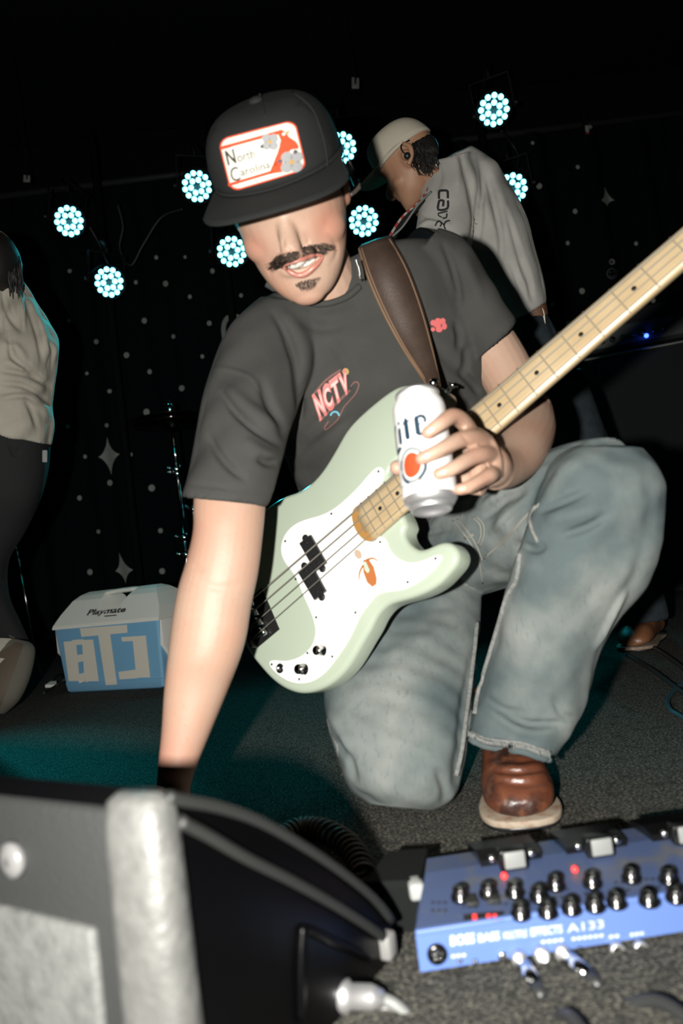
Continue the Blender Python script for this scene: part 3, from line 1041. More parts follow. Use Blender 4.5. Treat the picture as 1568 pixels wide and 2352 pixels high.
# sleeve of the arm with the can
parts.append(ploft([sec((915, 640), (1000, 530), 1.265, .075), sec((955, 705), (1062, 558), 1.270, .082), sec((1000, 760), (1108, 628), 1.272, .080), sec((1045, 805), (1148, 698), 1.270, .074), sec((1083, 841), (1180, 742), 1.262, .066)], n=36, k=6, p=2.1))
shirt = solid('t_shirt', parts, .0036, 5, m_tee, man, label='dark grey short-sleeved tee with a pink print')
SF = [([(630, 720), (660, 770), (680, 830), (688, 900), (690, 960)], 9, -.007), ([(650, 715), (690, 770), (706, 830), (715, 900)], 16, .004),
      ([(510, 905), (545, 950), (590, 990), (640, 1020)], 8, -.006), ([(520, 890), (560, 930), (610, 965), (650, 985)], 16, .005),
      ([(478, 1000), (500, 1040), (530, 1075), (560, 1100)], 8, -.005), ([(600, 880), (620, 930), (640, 970), (655, 1010)], 12, -.006),
      ([(590, 1050), (615, 1062), (635, 1060)], 9, -.006), ([(560, 1010), (600, 1040), (640, 1046)], 14, .004),
      ([(488, 848), (530, 850), (575, 868), (600, 900)], 4, .0016), ([(425, 1112), (510, 1120), (618, 1134)], 4, -.0018),
      ([(1020, 560), (1040, 610), (1052, 660), (1056, 700)], 8, -.006), ([(1048, 740), (1056, 770), (1054, 800)], 7, -.006), ([(1070, 800), (1072, 830), (1066, 860)], 7, -.005),
      ([(1060, 580), (1085, 640), (1100, 690)], 15, .004), ([(690, 735), (740, 755), (790, 745)], 12, -.003), ([(700, 715), (760, 728), (815, 705)], 14, .002),
      ([(700, 1000), (740, 960), (790, 930)], 14, -.003), ([(690, 1060), (740, 1010), (800, 960)], 12, -.003), ([(760, 780), (800, 850), (820, 920)], 14, -.003),
      ([(1055, 850), (1085, 880), (1100, 905)], 9, -.006), ([(930, 760), (1000, 800), (1060, 860)], 14, -.003)]
folds(shirt, [(p_, w_, a_*1.7) for p_, w_, a_ in SF], lump=[(.006, .14), (.003, .06)])
sb = bvh(shirt)
fsh = caster(sb, .0008, 1.17)
# ribbed neckband
P = np.array([fsh(x, y, .001)[0] for x, y in catmull([(612, 652), (640, 668), (680, 689), (722, 698), (762, 695), (800, 680), (826, 658)], 6)])
obj('neckband', tube(P, .0055, 10), m_tee, man)
# print: NCTV with a ringed planet
def qp(polys):
    return quad(polys, (733, 962), (803, 892), (718, 912), (794, 849))
decal('print_backing', strip([(719, 908), (748, 874), (782, 850)], 5, 3), fsh, m_dust, shirt, 6, .0012)
decal('print_backing', strip([(738, 962), (772, 926), (803, 896)], 6, 3), fsh, m_dust, shirt, 6, .0012)
decal('print_lettering', qp([[(.25*(i+x*.98), y) for x, y in poly] for i, ch in enumerate('NCTV') for poly in text2(ch, 0, .085)]), fsh, m_pink, shirt, 5, .0018)
decal('print_lettering_inner', qp([[(.25*(i+.12+x*.74), .12+.76*y) for x, y in poly] for i, ch in enumerate('NCTV') for poly in text2(ch, 0, .02)]), fsh, m_pinkl, shirt, 5, .0024)  # narrower layer of paler pink printed inside the letters
decal('print_orbit', strip([(803, 888), (812, 879), (820, 877), (824, 884), (818, 900), (806, 915), (791, 932), (784, 946), (775, 962), (760, 976), (748, 985), (746, 980), (755, 967)], 3.2), fsh, m_dust, shirt, 6, .0018)
decal('print_planet', ring2(769, 954, 7, 11.5, math.pi, 2*math.pi, 12), fsh, m_sky, shirt, 6, .0020)
decal('print_moon', [disc2(793, 854, 8, 8, 14)], fsh, m_yellow, shirt, 6, .0016)
decal('chest_print', [disc2(993, 742, 6, 7, 10), disc2(1004, 737, 7, 6, 10), disc2(1015, 738, 7, 7, 10), disc2(1019, 750, 6, 8, 10), disc2(1007, 757, 8, 7, 10), disc2(993, 757, 5, 5, 10), disc2(1003, 746, 9, 8, 10)], fsh, m_coral, shirt, 5, .0016)
# neck chain
P = np.array([fface(x, y, .002)[0] for x, y in catmull([(818, 598), (824, 618), (827, 640), (824, 660)], 4)])
obj('necklace', join(*[ball(p, .0021, n=8, m=6) for p in catmull(P, 2)]), m_chrome, man)['kind'] = 'stuff'

# ------------------------------------------------------------------ jeans
parts = []
# hips
parts.append(ploft([sec((760, 1210), (1110, 1170), 1.47, .125), sec((775, 1290), (1115, 1250), 1.47, .130), sec((800, 1370), (1110, 1330), 1.46, .12)], n=40))
# kneeling leg
parts.append(ploft([sec((800, 1290), (1104, 1280), 1.42, .100), sec((772, 1400), (1103, 1385), 1.335, .100), sec((752, 1510), (1094, 1500), 1.262, .098), sec((744, 1600), (1083, 1610), 1.205, .096),
                    sec((758, 1680), (1072, 1700), 1.165, .092), sec((782, 1762), (1058, 1780), 1.140, .086), sec((806, 1815), (1036, 1836), 1.128, .076), sec((850, 1850), (990, 1862), 1.12, .05)], n=44, p=2.25))
kn = np.array((.045, 1.175, .078))
parts.append(tube([kn, (.045, 1.33, .078), (.03, 1.48, .070), (.02, 1.58, .066)], [.076, .078, .066, .058], 20, 4))
# raised leg: thigh, knee, shin
parts.append(tube([C(1010, 1260, 1.44), C(1110, 1235, 1.34), C(1220, 1190, 1.22), C(1330, 1138, 1.11), C(1402, 1112, 1.05)], [.105, .100, .094, .082, .070], 30, 6))
parts.append(ploft([sec((1318, 1024), (1472, 1026), 1.045, .040), sec((1270, 1062), (1507, 1082), 1.045, .066), sec((1235, 1150), (1517, 1140), 1.050, .078), sec((1200, 1258), (1503, 1245), 1.065, .084), sec((1172, 1335), (1477, 1340), 1.080, .084), sec((1150, 1410), (1412, 1425), 1.095, .080),
                    sec((1127, 1500), (1368, 1505), 1.108, .077), sec((1102, 1585), (1346, 1590), 1.118, .076), sec((1086, 1645), (1326, 1648), 1.118, .076), sec((1081, 1692), (1268, 1734), 1.112, .074)], n=44, p=2.2))
jeans = solid('jeans', parts, .0036, 4, m_denim, man, label='faded grey-blue jeans with pale seams')
JF = [([(1240, 1175), (1300, 1150), (1345, 1130)], 9, -.006), ([(1290, 1230), (1350, 1210), (1390, 1185)], 9, -.006), ([(1255, 1200), (1320, 1180), (1380, 1160)], 18, .005),
      ([(1195, 1250), (1230, 1262), (1250, 1250)], 10, -.006), ([(1110, 1190), (1160, 1150), (1200, 1130)], 10, -.006), ([(1130, 1220), (1170, 1180), (1215, 1140)], 9, .005), ([(1100, 1170), (1140, 1140), (1180, 1120)], 9, .004),
      ([(1478, 1070), (1494, 1150), (1486, 1240)], 16, -.002), ([(1480, 1240), (1450, 1340), (1395, 1440)], 14, -.0028), ([(1440, 1360), (1400, 1430), (1370, 1490)], 7, .006),
      ([(1110, 1600), (1150, 1630), (1210, 1640)], 10, -.005), ([(1160, 1645), (1220, 1664), (1290, 1660)], 8, -.007), ([(1120, 1630), (1200, 1680), (1260, 1680)], 12, .004), ([(1270, 1600), (1290, 1640), (1320, 1650)], 9, -.004),
      ([(800, 1620), (830, 1640), (860, 1640)], 14, -.003), ([(770, 1700), (800, 1740), (815, 1790)], 8, -.006), ([(756, 1640), (790, 1700), (800, 1760)], 8, .004), ([(880, 1430), (960, 1400), (1040, 1395)], 16, -.003),
      ([(900, 1500), (1000, 1460), (1080, 1450)], 20, .003), ([(1085, 1500), (1060, 1650), (1040, 1800)], 10, -.004), ([(1000, 1760), (1020, 1810), (1020, 1850)], 10, -.004), ([(960, 1230), (1000, 1220), (1040, 1215)], 8, -.004)]
folds(jeans, [(p_, w_, a_*1.6) for p_, w_, a_ in JF], lump=[(.006, .16), (.0035, .07), (.0016, .03)])
fj = caster(bvh(jeans), .001, 1.1)
for pts, r in (([(1195, 1270), (1188, 1330), (1166, 1370), (1148, 1430), (1130, 1490), (1112, 1550), (1098, 1600), (1092, 1640)], .0042),
               ([(1094, 1430), (1088, 1490), (1080, 1560), (1070, 1640), (1059, 1720), (1046, 1780)], .0042),
               ([(1232, 1163), (1218, 1185), (1222, 1215), (1236, 1245)], .0030)):
    seam('seam', pts, r, fj, m_denim_edge, jeans)
for pts in ([(1112, 1283), (1140, 1258), (1175, 1225), (1205, 1190), (1236, 1162)], [(1116, 1277), (1142, 1252), (1177, 1218), (1208, 1183), (1238, 1157)],
            [(1040, 1195), (1062, 1222), (1085, 1255), (1100, 1290), (1108, 1340)], [(1050, 1192), (1072, 1218), (1094, 1252), (1108, 1288)], [(1085, 1188), (1102, 1205), (1104, 1230), (1096, 1252)], [(1092, 1186), (1110, 1204), (1111, 1230), (1102, 1256)],
            [(1066, 1236), (1086, 1226)], [(1068, 1239), (1088, 1229)]):
    seam('stitching', pts, .0012, fj, m_thread, jeans, 5)
# turned hem at the ankle: roll, stitching and fraying
hem = catmull([(1081, 1678), (1110, 1694), (1150, 1701), (1200, 1706), (1240, 1720), (1262, 1726)], 5)
seam('hem_stitch', hem, .0022, fj, m_denim_edge, jeans, 5, k=1)
hem2 = hem+np.array((0, 15))
P = np.array([fj(x, y-6, .001)[0]-UP*.006 for x, y in hem2])
obj('hem_roll', tube(P, .0055, 8), m_denim, jeans)
G = []
for q in range(0, len(hem)-1):
    for s_ in (0, .5):
        x, y = hem[q]*(1-s_)+hem[q+1]*s_
        a = fj(x, y+2, .002)[0]; b = fj(x+1, y+9, .003)[0]-UP*.004
        G.append(tube([a, (a+b)/2, b], [.0014, .0018, .001], 5))
obj('hem_fray', join(*G), m_denim_edge, jeans)
# frayed outer edge of the shin
G = []
for x, y in [(1372, 1478), (1385, 1462), (1402, 1442), (1418, 1424), (1440, 1392), (1460, 1362), (1487, 1312), (1498, 1270), (1508, 1230), (1517, 1185)]:
    G.append(tube([C(x-6, y-22, 1.115), C(x-1, y, 1.12), C(x-8, y+20, 1.125)], [.002, .0035, .001], 6, 3))
obj('outer_seam_fray', join(*G), m_denim_edge, jeans)
# worn patch on the kneeling knee side
G = [strip([(752, 1650), (758, 1668), (762, 1690)], [3, 6, 2], 3), strip([(764, 1690), (775, 1712), (778, 1740)], [2, 6, 2], 3), strip([(772, 1738), (782, 1760), (786, 1780)], [2, 5, 1], 3)]
decal('worn_threads', [p for g in G for p in g], fj, m_denim_edge, jeans, 6, .0014)

# ------------------------------------------------------------------ boots
def boot(fr, parent, name='boot'):
    """local: y forward to the toe, x across, z up, metres"""
    S = [(-.085, .034, .060, .055), (-.06, .040, .064, .062), (-.02, .040, .070, .068), (.03, .042, .060, .052), (.08, .047, .047, .039), (.125, .050, .040, .036), (.155, .046, .033, .028), (.172, .034, .028, .020), (.180, .016, .026, .011)]
    rings = []
    for y, hw_, zc, hz in catmull(np.array(S), 5):
        t = np.linspace(0, 2*math.pi, 30, endpoint=False)
        x = hw_*np.sign(np.cos(t))*np.abs(np.cos(t))**.85
        z = np.where(np.sin(t) > 0, zc+hz*np.abs(np.sin(t))**.95*.9, zc+(zc-.016)*-np.abs(np.sin(t))**.6)
        rings.append(np.column_stack([x, np.full(30, y), np.maximum(z, .015)]))
    V, Fc = loft(rings)
    up_ = solid(name, [(fr(V), Fc), (lambda a, b: (fr(a), b))(*tube([(0, -.035, .06), (0, -.034, .11), (0, -.036, .15)], [.046, .042, .042], 24, 4))], .0028, 3, m_leather, parent)
    out = [(.030, -.09), (.041, -.06), (.043, -.02), (.044, .03), (.052, .08), (.057, .125), (.053, .158), (.040, .180), (.018, .190)]
    o = catmull(np.array(out), 4)
    poly = [(a, b) for a, b in o]+[(-a, b) for a, b in o[::-1]]
    poly += [(-.016, -.1), (.016, -.1)]
    obj('welt', prism(poly, .005, .0145, fr, .0022, 2, True), m_welt, up_)
    obj('sole', prism([(a*.97, b*.985) for a, b in poly], .0, .006, fr), m_plastic, up_)
    obj('heel', prism([(a*.95, b) for a, b in poly if b < -.02], .0, .02, fr), m_plastic, up_)
    return up_
toe, heelp = FL(1206, 1912), None
fwd = nrm(np.array((-.14, -.985, 0)))
rgt = np.array((-fwd[1], fwd[0], 0))*-1
bo = toe-fwd*.190
BFm = frame(bo, nrm(np.cross(fwd, (0, 0, 1))), fwd, (0, 0, 1))
b1 = boot(BFm, man)
folds(b1, [([(1120, 1740), (1170, 1748), (1230, 1745)], 6, -.003), ([(1130, 1768), (1180, 1775), (1245, 1768)], 6, -.003), ([(1135, 1755), (1185, 1762), (1240, 1757)], 8, .003), ([(1140, 1792), (1200, 1802), (1270, 1792)], 8, -.003), ([(1130, 1782), (1190, 1788), (1255, 1780)], 7, .003)], rounds=2)
# the other boot lies on its instep behind the kneeling leg
BFk = frame((.012, 1.63, .062), (-1, 0, 0), nrm((0, .25, -.16)), nrm((0, -.16, -.25)))
b2 = boot(BFk, man)

# ------------------------------------------------------------------ strap
strap_t = thing('guitar_strap', 'brown leather guitar strap over the shoulder with pale stitched edges', 'strap', C(930, 700, 1.15))
Lp = catmull([(826, 572), (840, 620), (868, 690), (903, 760), (940, 822), (972, 868), (988, 897)], 6)
Rp = catmull([(898, 548), (930, 600), (955, 660), (975, 722), (991, 785), (1004, 842), (1012, 888)], 6)
endp = BF(np.array([(468, 97, 2.0)]))[0]
def strap_pts(off):
    A, B_, Cc = [], [], []
    for i, (l_, r_) in enumerate(zip(Lp, Rp)):
        t = i/(len(Lp)-1)
        for lst, q in ((A, l_), (B_, r_)):
            p_ = fsh(q[0], q[1], .004)[0]
            _, _, d_ = PX(p_)
            d_end = PX(endp)[2]+.004
            k_ = np.clip((t-.35)/.65, 0, 1)**1.5
            lst.append(C(q[0], q[1], d_*(1-k_)+min(d_, d_end)*k_-off))
    return np.array(A), np.array(B_)
A, B_ = strap_pts(.004)
for arr in (A, B_):
    for _ in range(6):
        arr[1:-1] = (arr[:-2]+arr[1:-1]*2+arr[2:])/4
# carries on over the shoulder and down the back
back = [(C(838, 566, 1.30)), (C(850, 600, 1.40)), (C(900, 760, 1.46))]
back2 = [(C(905, 548, 1.31)), (C(915, 590, 1.42)), (C(960, 750, 1.47))]
A = np.concatenate([catmull(np.array(back[::-1]+[A[0]]), 4)[:-1], A])
B_ = np.concatenate([catmull(np.array(back2[::-1]+[B_[0]]), 4)[:-1], B_])
def ribbon(A, B_, th, crown_=.0):
    n = len(A)
    rings = []
    for i in range(n):
        tg = (A+B_)[min(i+1, n-1)]-(A+B_)[max(i-1, 0)]
        nn = nrm(np.cross(tg, B_[i]-A[i]))
        if nn@(ORG-A[i]) < 0:
            nn = -nn
        m_ = (A[i]+B_[i])/2
        rings.append(np.array([A[i], A[i]+nn*th, m_+nn*(th+crown_), B_[i]+nn*th, B_[i], m_]))
    return loft(rings)
obj('strap_band', ribbon(A, B_, .0035, .002), m_strap, strap_t)
obj('strap_stitch', tube(A*.94+B_*.06+(nrm(ORG-A[20])*.0045), .0016, 6), m_strap_edge, strap_t)
obj('strap_stitch', tube(A*.06+B_*.94+(nrm(ORG-A[20])*.0045), .0012, 6), m_strap_edge, strap_t)
obj('strap_edge', tube(A, .0030, 6), m_strap_edge, strap_t)

# ------------------------------------------------------------------ bass guitar
bass = thing('bass_guitar', 'mint green electric bass guitar with white pickguard and maple neck', 'bass guitar', BO)
WB = -13.0                                           # body face, below the fretboard plane
px_out = "661,1139 694,1129 726,1104 751,1073 778,1028 798,992 824,962 861,929 900,899 928,886 953,886 975,890"
low_out = "933,1220 940,1243 954,1257 969,1264 986,1261 1004,1252 1022,1246 1040,1248 1054,1261 1060,1279 1054,1300 1036,1321 1015,1343 986,1361 951,1375 915,1384 890,1395 869,1421 858,1446 840,1475 822,1507 801,1539 772,1568 740,1586 708,1593 683,1591 654,1579 626,1557 604,1532"
def plist(s):
    return [tuple(map(float, q.split(','))) for q in s.split()]
upv = [bl(x, y, WB-8) for x, y in plist(px_out)]
lov = [bl(x, y, WB-10) for x, y in plist(low_out)]
horn = [(462, 112), (474, 96), (470, 80), (452, 70), (425, 64), (390, 60), (350, 52), (322, 40)]
butt = [(-49, -40), (-55, 0), (-53, 45), (-42, 90), (-18, 125), (20, 148), (65, 160), (110, 159)]
outl = upv+horn+[(318, -40)]+lov+butt
def smooth_closed(P, k, it=1):
    P = np.array(P, float)
    Q = catmull(np.concatenate([P[-2:], P, P[:3]]), k)[2*k:-2*k-1+0]
    for _ in range(it):
        Q = (np.roll(Q, 1, 0)+2*Q+np.roll(Q, -1, 0))/4
    return Q
outl = smooth_closed(outl, 3, 2)
gb = prism([tuple(p) for p in outl], WB-44, WB, BF, 9.0, 4, True)
ob = sharp(obj('body', gb, m_mint, bass), 50)
pg = smooth_closed([bl(x, y, WB+2.5) for x, y in plist("868,1071 881,1082 877,1104 862,1124 849,1137 834,1190 855,1225 883,1236 890,1257 908,1279 933,1291 958,1291 983,1282 1004,1274 1013,1277 1008,1293 990,1314 961,1336 926,1354 890,1359 865,1366 847,1386 826,1414 811,1446 794,1479 772,1511 747,1543 719,1564 690,1570 665,1566 640,1552 620,1532 619,1518 633,1516 654,1518 683,1511 704,1496 719,1475 724,1446 715,1411 694,1364 676,1321 654,1293 644,1264 651,1232 672,1207 701,1193 740,1182 772,1164 801,1139 826,1114 847,1089")], 3, 1)
guard = obj('pickguard', prism([tuple(p) for p in pg], WB, WB+2.5, BF, .8, 1), m_guard, bass, smooth=False)
for x, y in plist("869,1083 761,1180 655,1243 873,1245 726,1418 706,1500 763,1508 687,1560 624,1526 816,1407 936,1337 1000,1283 679,1330"):
    u, v = bl(x, y, WB+2.5)
    obj('screw', lathe([(2.2, 0), (2.0, .8), (.5, 1.0)], (lambda P, u=u, v=v: BF(P+np.array((u, v, WB+2.4)))), 8), m_darkmetal, guard)
for poly in ("686,1248 711,1228 747,1292 722,1312", "682,1313 710,1291 746,1357 720,1378"):
    P_ = [bl(x, y, WB+8) for x, y in plist(poly)]
    pk = sharp(obj('pickup', prism(P_, WB, WB+8, BF, .8, 1), m_plastic, bass), 30)
    a, b = np.array(P_[0]), np.array(P_[1])
    c, d_ = np.array(P_[2]), np.array(P_[3])
    for q in (.14, .36, .64, .86):
        m1 = (a+b)/2*(1-q)+(c+d_)/2*q
        obj('pole_piece', lathe([(2.3, 0), (2.3, 1.0), (1.8, 1.2)], (lambda P, m1=m1: BF(P+np.array((m1[0], m1[1], WB+7.8)))), 10), m_darkmetal, pk)
    for e1, e2 in ((a, b), (c, d_)):
        m1 = (e1+e2)/2
        m0 = m1+(m1-np.mean(P_, 0))*.10
        ear = obj('pickup_ear', lathe([(6, 0), (6, 4.5), (5.5, 5)], (lambda P, m0=m0: BF(P+np.array((m0[0], m0[1], WB)))), 12), m_plastic, pk)
for x, y, r in ((731, 1494, 7.5), (689, 1537, 7.8)):
    u, v = bl(x, y, WB+12)
    k_ = obj('control_knob', lathe([(r*1.25, 2.5), (r*1.25, 4), (r, 5), (r, 17), (r*.9, 18.5), (r*.2, 19)], (lambda P, u=u, v=v: BF(P+np.array((u, v, WB)))), 22), m_chrome, bass)
u, v = bl(643, 1535, WB+4)
obj('jack_socket', lathe([(8, 2.5), (8, 5), (5.5, 6), (5.0, 3.0), (0, 2.8)], (lambda P, u=u, v=v: BF(P+np.array((u, v, WB)))), 16), m_chrome, bass)
# a plain orange sticker
fg = lambda x, y, o=None: (BF(np.array([[*bl(x, y, WB+2.7), WB+2.75]]))[0], BW)
m_stk = M('sticker_orange', (.36, .12, .035), .5)
decal('sticker', [[(834, 1286), (846, 1284), (858, 1302), (865, 1328), (864, 1342), (855, 1348), (843, 1338), (834, 1314)]], fg, m_stk, guard, 12)
decal('sticker_edge', strip([(842, 1286), (856, 1282), (868, 1289)], [5, 4, 2], 3), fg, m_stk, guard, 12)
decal('sticker_edge', strip([(834, 1298), (826, 1314), (824, 1332)], [5, 4, 2], 3), fg, m_stk, guard, 12)
fg2 = lambda x, y, o=None: (BF(np.array([[*bl(x, y, WB+2.7), WB+3.0]]))[0], BW)
decal('sticker_patch', [[(834, 1291), (840, 1290), (849, 1310), (845, 1317), (838, 1310)]], fg2, M('sticker_green', (.40, .50, .38), .5), guard, 12)
decal('sticker_top', [disc2(822, 1273, 8, 12, 12, -.5)], fg, M('sticker_tan', (.40, .30, .22), .5), guard, 12)

# neck: fretboard with rounded back
SC = 864.0
def fr_(n): return SC*2**(-n/12)
def hw(u): return 21+(864-u)/(864-272)*10.5
rings = []
for u in np.linspace(256, 866, 40):
    h_ = hw(u)
    t = np.linspace(0, math.pi, 14)
    bk = [(u, h_*math.cos(a), -4-19*math.sin(a)**.75) for a in t]
    top_ = [(u, -h_+1.0, -.6), (u, -h_*.5, 0), (u, 0, .15), (u, h_*.5, 0), (u, h_-1.0, -.6)]
    rings.append(BF(np.array(bk[::1]+top_)))
neck = obj('neck', loft(rings), m_maple, bass)
# rounded heel end of the board
hp = [(262, hw(262)), (252, 28), (246, 18), (243, 0), (246, -18), (252, -28), (262, -hw(262))]
sharp(obj('neck_end', prism([tuple(p) for p in catmull(hp, 4)], -13, 0, BF, .8, 1), m_maple_d, bass), 40)
for n in range(1, 21):
    u = fr_(n)
    h_ = hw(u)-.4
    obj('fret', tube(BF(np.array([(u, -h_, .1), (u, 0, .7), (u, h_, .1)])), .00095, 6, 3), m_fret, neck)
for n in (3, 5, 7, 9, 15, 17, 19):
    u = (fr_(n)+fr_(n-1))/2
    obj('position_dot', lathe([(3.4, 0), (3.4, .35), (0, .36)], (lambda P, u=u: BF(P+np.array((u, 0, 0)))), 14), m_black, neck)
for v in (-10, 10):
    u = (fr_(12)+fr_(11))/2
    obj('position_dot', lathe([(3.4, 0), (3.4, .35), (0, .36)], (lambda P, u=u, v=v: BF(P+np.array((u, v, 0)))), 14), m_black, neck)
obj('nut', boxg(864, 868, -21, 21, -3, 2.5, .5, BF), m_patchw, neck)
hs = [(868, -20), (900, -34), (950, -44), (1010, -48), (1060, -40), (1078, -20), (1070, 5), (1040, 26), (990, 30), (940, 26), (900, 26), (868, 20)]
hd = obj('headstock', prism([tuple(p) for p in smooth_closed(hs, 3, 1)], -17, -3, BF, 2, 2), m_maple, bass)
for i, u in enumerate((905, 945, 985, 1025)):
    q = obj('tuner', join(lathe([(7, -3), (5, 0), (5, 14), (6, 16), (0, 16)], (lambda P, u=u, i=i: BF(P+np.array((u, 14, 0)))), 14), boxg(u-12, u+12, 36, 58, -14, -9, 2, BF)), m_chrome, hd)
# strings over the bridge
for i in range(4):
    v0, v1 = -28.5+19*i, -15.5+10.3*i
    r = (.6, .75, .95, 1.25)[i]/1000
    obj('string', tube(BF(np.array([(-18, v0, WB+14), (4, v0, 2.0), (864, v1, 2.4), (900, v1*.8, 1.0)])), r, 6), m_string, bass)
br = sharp(obj('bridge', join(boxg(-26, 30, -41, 41, WB, WB+2.5, .6, BF), boxg(-28, -24, -41, 41, WB, WB+16, .6, BF)), m_darkmetal, bass), 30)
for i in range(4):
    v0 = -28.5+19*i
    obj('saddle', join(lathe([(4.8, -8), (4.8, 8)], frame(BF(np.array([(4, v0, -4.0)]))[0], BU/1000, BW/1000, BV/1000), 12), boxg(-24, 2, v0-1.2, v0+1.2, WB+6, WB+8.4, .3, BF)), m_chrome, br)
    obj('saddle_screw', lathe([(1.6, 0), (1.6, 6), (.6, 6.4)], frame(BF(np.array([(4, v0+5, -2.0)]))[0], BU/1000, BV/1000, BW/1000), 8), m_chrome, br)
obj('strap_button', lathe([(5, 0), (4, 4), (4, 9), (8.5, 11), (8, 14), (0, 15)], frame(BF(np.array([(472, 95, WB-20)]))[0], nrm(np.cross(BU+.45*BV, BW))/1000, BW/1000, nrm(BU+.35*BV)/1000), 16), m_chrome, bass)
obj('strap_bolt', ball(endp+BU*.004+BW*.006, .008), m_chrome, strap_t)

# ------------------------------------------------------------------ beer can
can = thing('beer_can', 'tall white beer can with a red emblem, held in the hand', 'can', C(990, 1172, .9))
ctop, cbot = C(959, 918, .925), C(991, 1168, .878)
cz = nrm(ctop-cbot)
vc = nrm(ORG-(ctop+cbot)/2)
cyv = nrm(vc-cz*(vc@cz))
cxv = np.cross(cyv, cz)
cxv = cxv if cxv@RT > 0 else -cxv
CFm = frame(cbot-cz*.004, cxv, cyv, cz)
LH = .157
sh = obj('can_wall', lathe([(.0262, .006), (.0318, .014), (.033, .020), (.033, .132), (.0320, .139), (.0285, .146), (.0270, .151)], CFm, 48, caps=False), m_canw, can)
obj('can_base', lathe([(.0255, .0066), (.0242, .0012), (.0228, .0006), (.0205, .004), (.014, .0095), (.006, .011)], CFm, 40), m_alu, can, label='bare metal domed base')
obj('can_collar', lathe([(.0330, .0205), (.0318, .0135), (.0262, .0058), (.0250, .006)], CFm, 48, caps=False), m_alu, can)
obj('can_lid', lathe([(.0270, .1505), (.0278, .153), (.0275, .1555), (.0262, .1555), (.0255, .151), (.022, .150)], CFm, 40), m_alu, can)
obj('pull_tab', lathe([(.008, .152), (.008, .1535), (.002, .1537)], CFm, 14), m_alu, can)
def fcan(x, y, o=None):
    """x: metres around the wall from the side facing the camera, y: height"""
    a = (x-.0105)/.033
    y = y-.003
    r = .033+(.0003 if o is None else o)
    return CFm(np.array([[r*math.sin(a), r*math.cos(a), y]]))[0], None
def ct(pts, k=.001):
    return [[(x*k, y*k) for x, y in p] for p in pts]
# blackletter word: heavy upright strokes with pointed feet
lite = []
lite += [[(-39, 80), (-36, 84), (-32, 80), (-32, 104), (-27, 112), (-30, 116), (-37, 108), (-38, 96)], [(-41, 80), (-28, 76), (-18, 80), (-24, 84), (-32, 82)]]
lite += [[(-23, 88), (-20, 84), (-17, 87), (-17, 105), (-20, 108), (-23, 105)], [(-22, 113), (-20, 110), (-17, 113), (-19.5, 116)]]
lite += [[(-11, 90), (-8, 86), (-4.5, 88), (-5, 112), (-8, 117), (-11, 112)], [(-13.5, 108), (-2, 109.5), (-1, 111.5), (-13, 110.5)]]
lite += [[(3, 91), (6, 88), (9, 90), (8.5, 112), (5.5, 115), (3, 111)], [(6, 88), (12, 87), (18, 92), (17, 93.5), (11, 91), (8, 92)], [(6, 113), (10, 115.5), (16, 114), (18, 109), (17, 104), (14, 104), (14.5, 108), (12, 111), (8, 110.5)], [(8, 101.5), (16, 104.5), (16.5, 106), (8, 103.2)]]
decal('can_lettering', ct(lite), fcan, m_navy, can, .004, .00035)
decal('emblem_ring', ct(ring2(-7, 54, 17.2, 22.0, n=36, sx=.86, sy=1.05)), fcan, m_silver, can, .004, .00035)
decal('emblem_arc', ct(ring2(-7, 54, 19.0, 22.6, math.radians(195), math.radians(250), 12, sx=.86, sy=1.05)+ring2(-7, 54, 19.0, 22.6, math.radians(-65), math.radians(-8), 12, sx=.86, sy=1.05)+ring2(-7, 54, 19.0, 22.6, math.radians(150), math.radians(180), 8, sx=.86, sy=1.05)), fcan, m_navy, can, .004, .0005)
decal('emblem_disc', ct([disc2(-7, 54, 12.2, 15.8, 28)]), fcan, m_cred, can, .004, .0005)
orn = []
rng = random.Random(5)
for q in range(46):
    x, y = rng.uniform(10, 26), rng.uniform(30, 68)
    a = rng.uniform(0, 3.14)
    orn += strip([(x, y), (x+3*math.cos(a), y+3*math.sin(a))], .7, 1)
for q in range(10):
    x, y = rng.uniform(-2, 8), rng.uniform(27, 33)
    a = rng.uniform(0, 3.14)
    orn += strip([(x, y), (x+3*math.cos(a), y+3*math.sin(a))], .8, 1)
for q in range(8):
    x, y = rng.uniform(-30, -25), rng.uniform(27, 36)
    a = rng.uniform(0, 3.14)
    orn += strip([(x, y), (x+3*math.cos(a), y+3*math.sin(a))], .8, 1)
decal('can_ornament', ct(orn), fcan, m_gold, can, .01, .00035)['kind'] = 'stuff'
# finger nails
for nm, ang in (('index', .6), ('middle', .45), ('ring', .4), ('pinky', .3)):
    p_ = np.array(FING[nm][0])
    q = p_[-1]*.72+p_[-2]*.28
    x, y, _ = PX(q)
    decal('fingernail', [disc2(x, y, 7.5, 5.5, 14, -ang)], caster(bt, .0006, .85), M('nail', (.50, .33, .26), .25), man, 4, .0006)

# ------------------------------------------------------------------ second player, bent over a guitar behind the bassist
m_greyshirt = M('grey_shirt', (.40, .395, .37), .9, var=(10, (.33, .325, .305), .4, .7), bump=(900, .6, .0015), spec=.1)
m_capbeige = M('beige_cap', (.42, .385, .315), .9, bump=(700, .5, .001), spec=.1)
m_dkdenim = M('dark_denim', (.022, .030, .036), .9, var=(30, (.035, .043, .05), .4, .7), spec=.1)
m_skin2 = M('skin_tan', (.34, .185, .11), .55, sss=.08, var=(20, (.29, .15, .09), .4, .7))
gp = thing('person', 'bent-over person in grey long-sleeved shirt and beige cap with a guitar strap', 'person', (.62, 2.1, 0))
H2 = C(938, 376, 2.06)
def cv(x, y, z): return nrm(RT*x+UP*y-FW*z)
f2 = cv(-.74, -.52, -.42)
u2 = cv(-.52, .84, .05); u2 = nrm(u2-f2*(u2@f2))
r2 = np.cross(u2, f2)
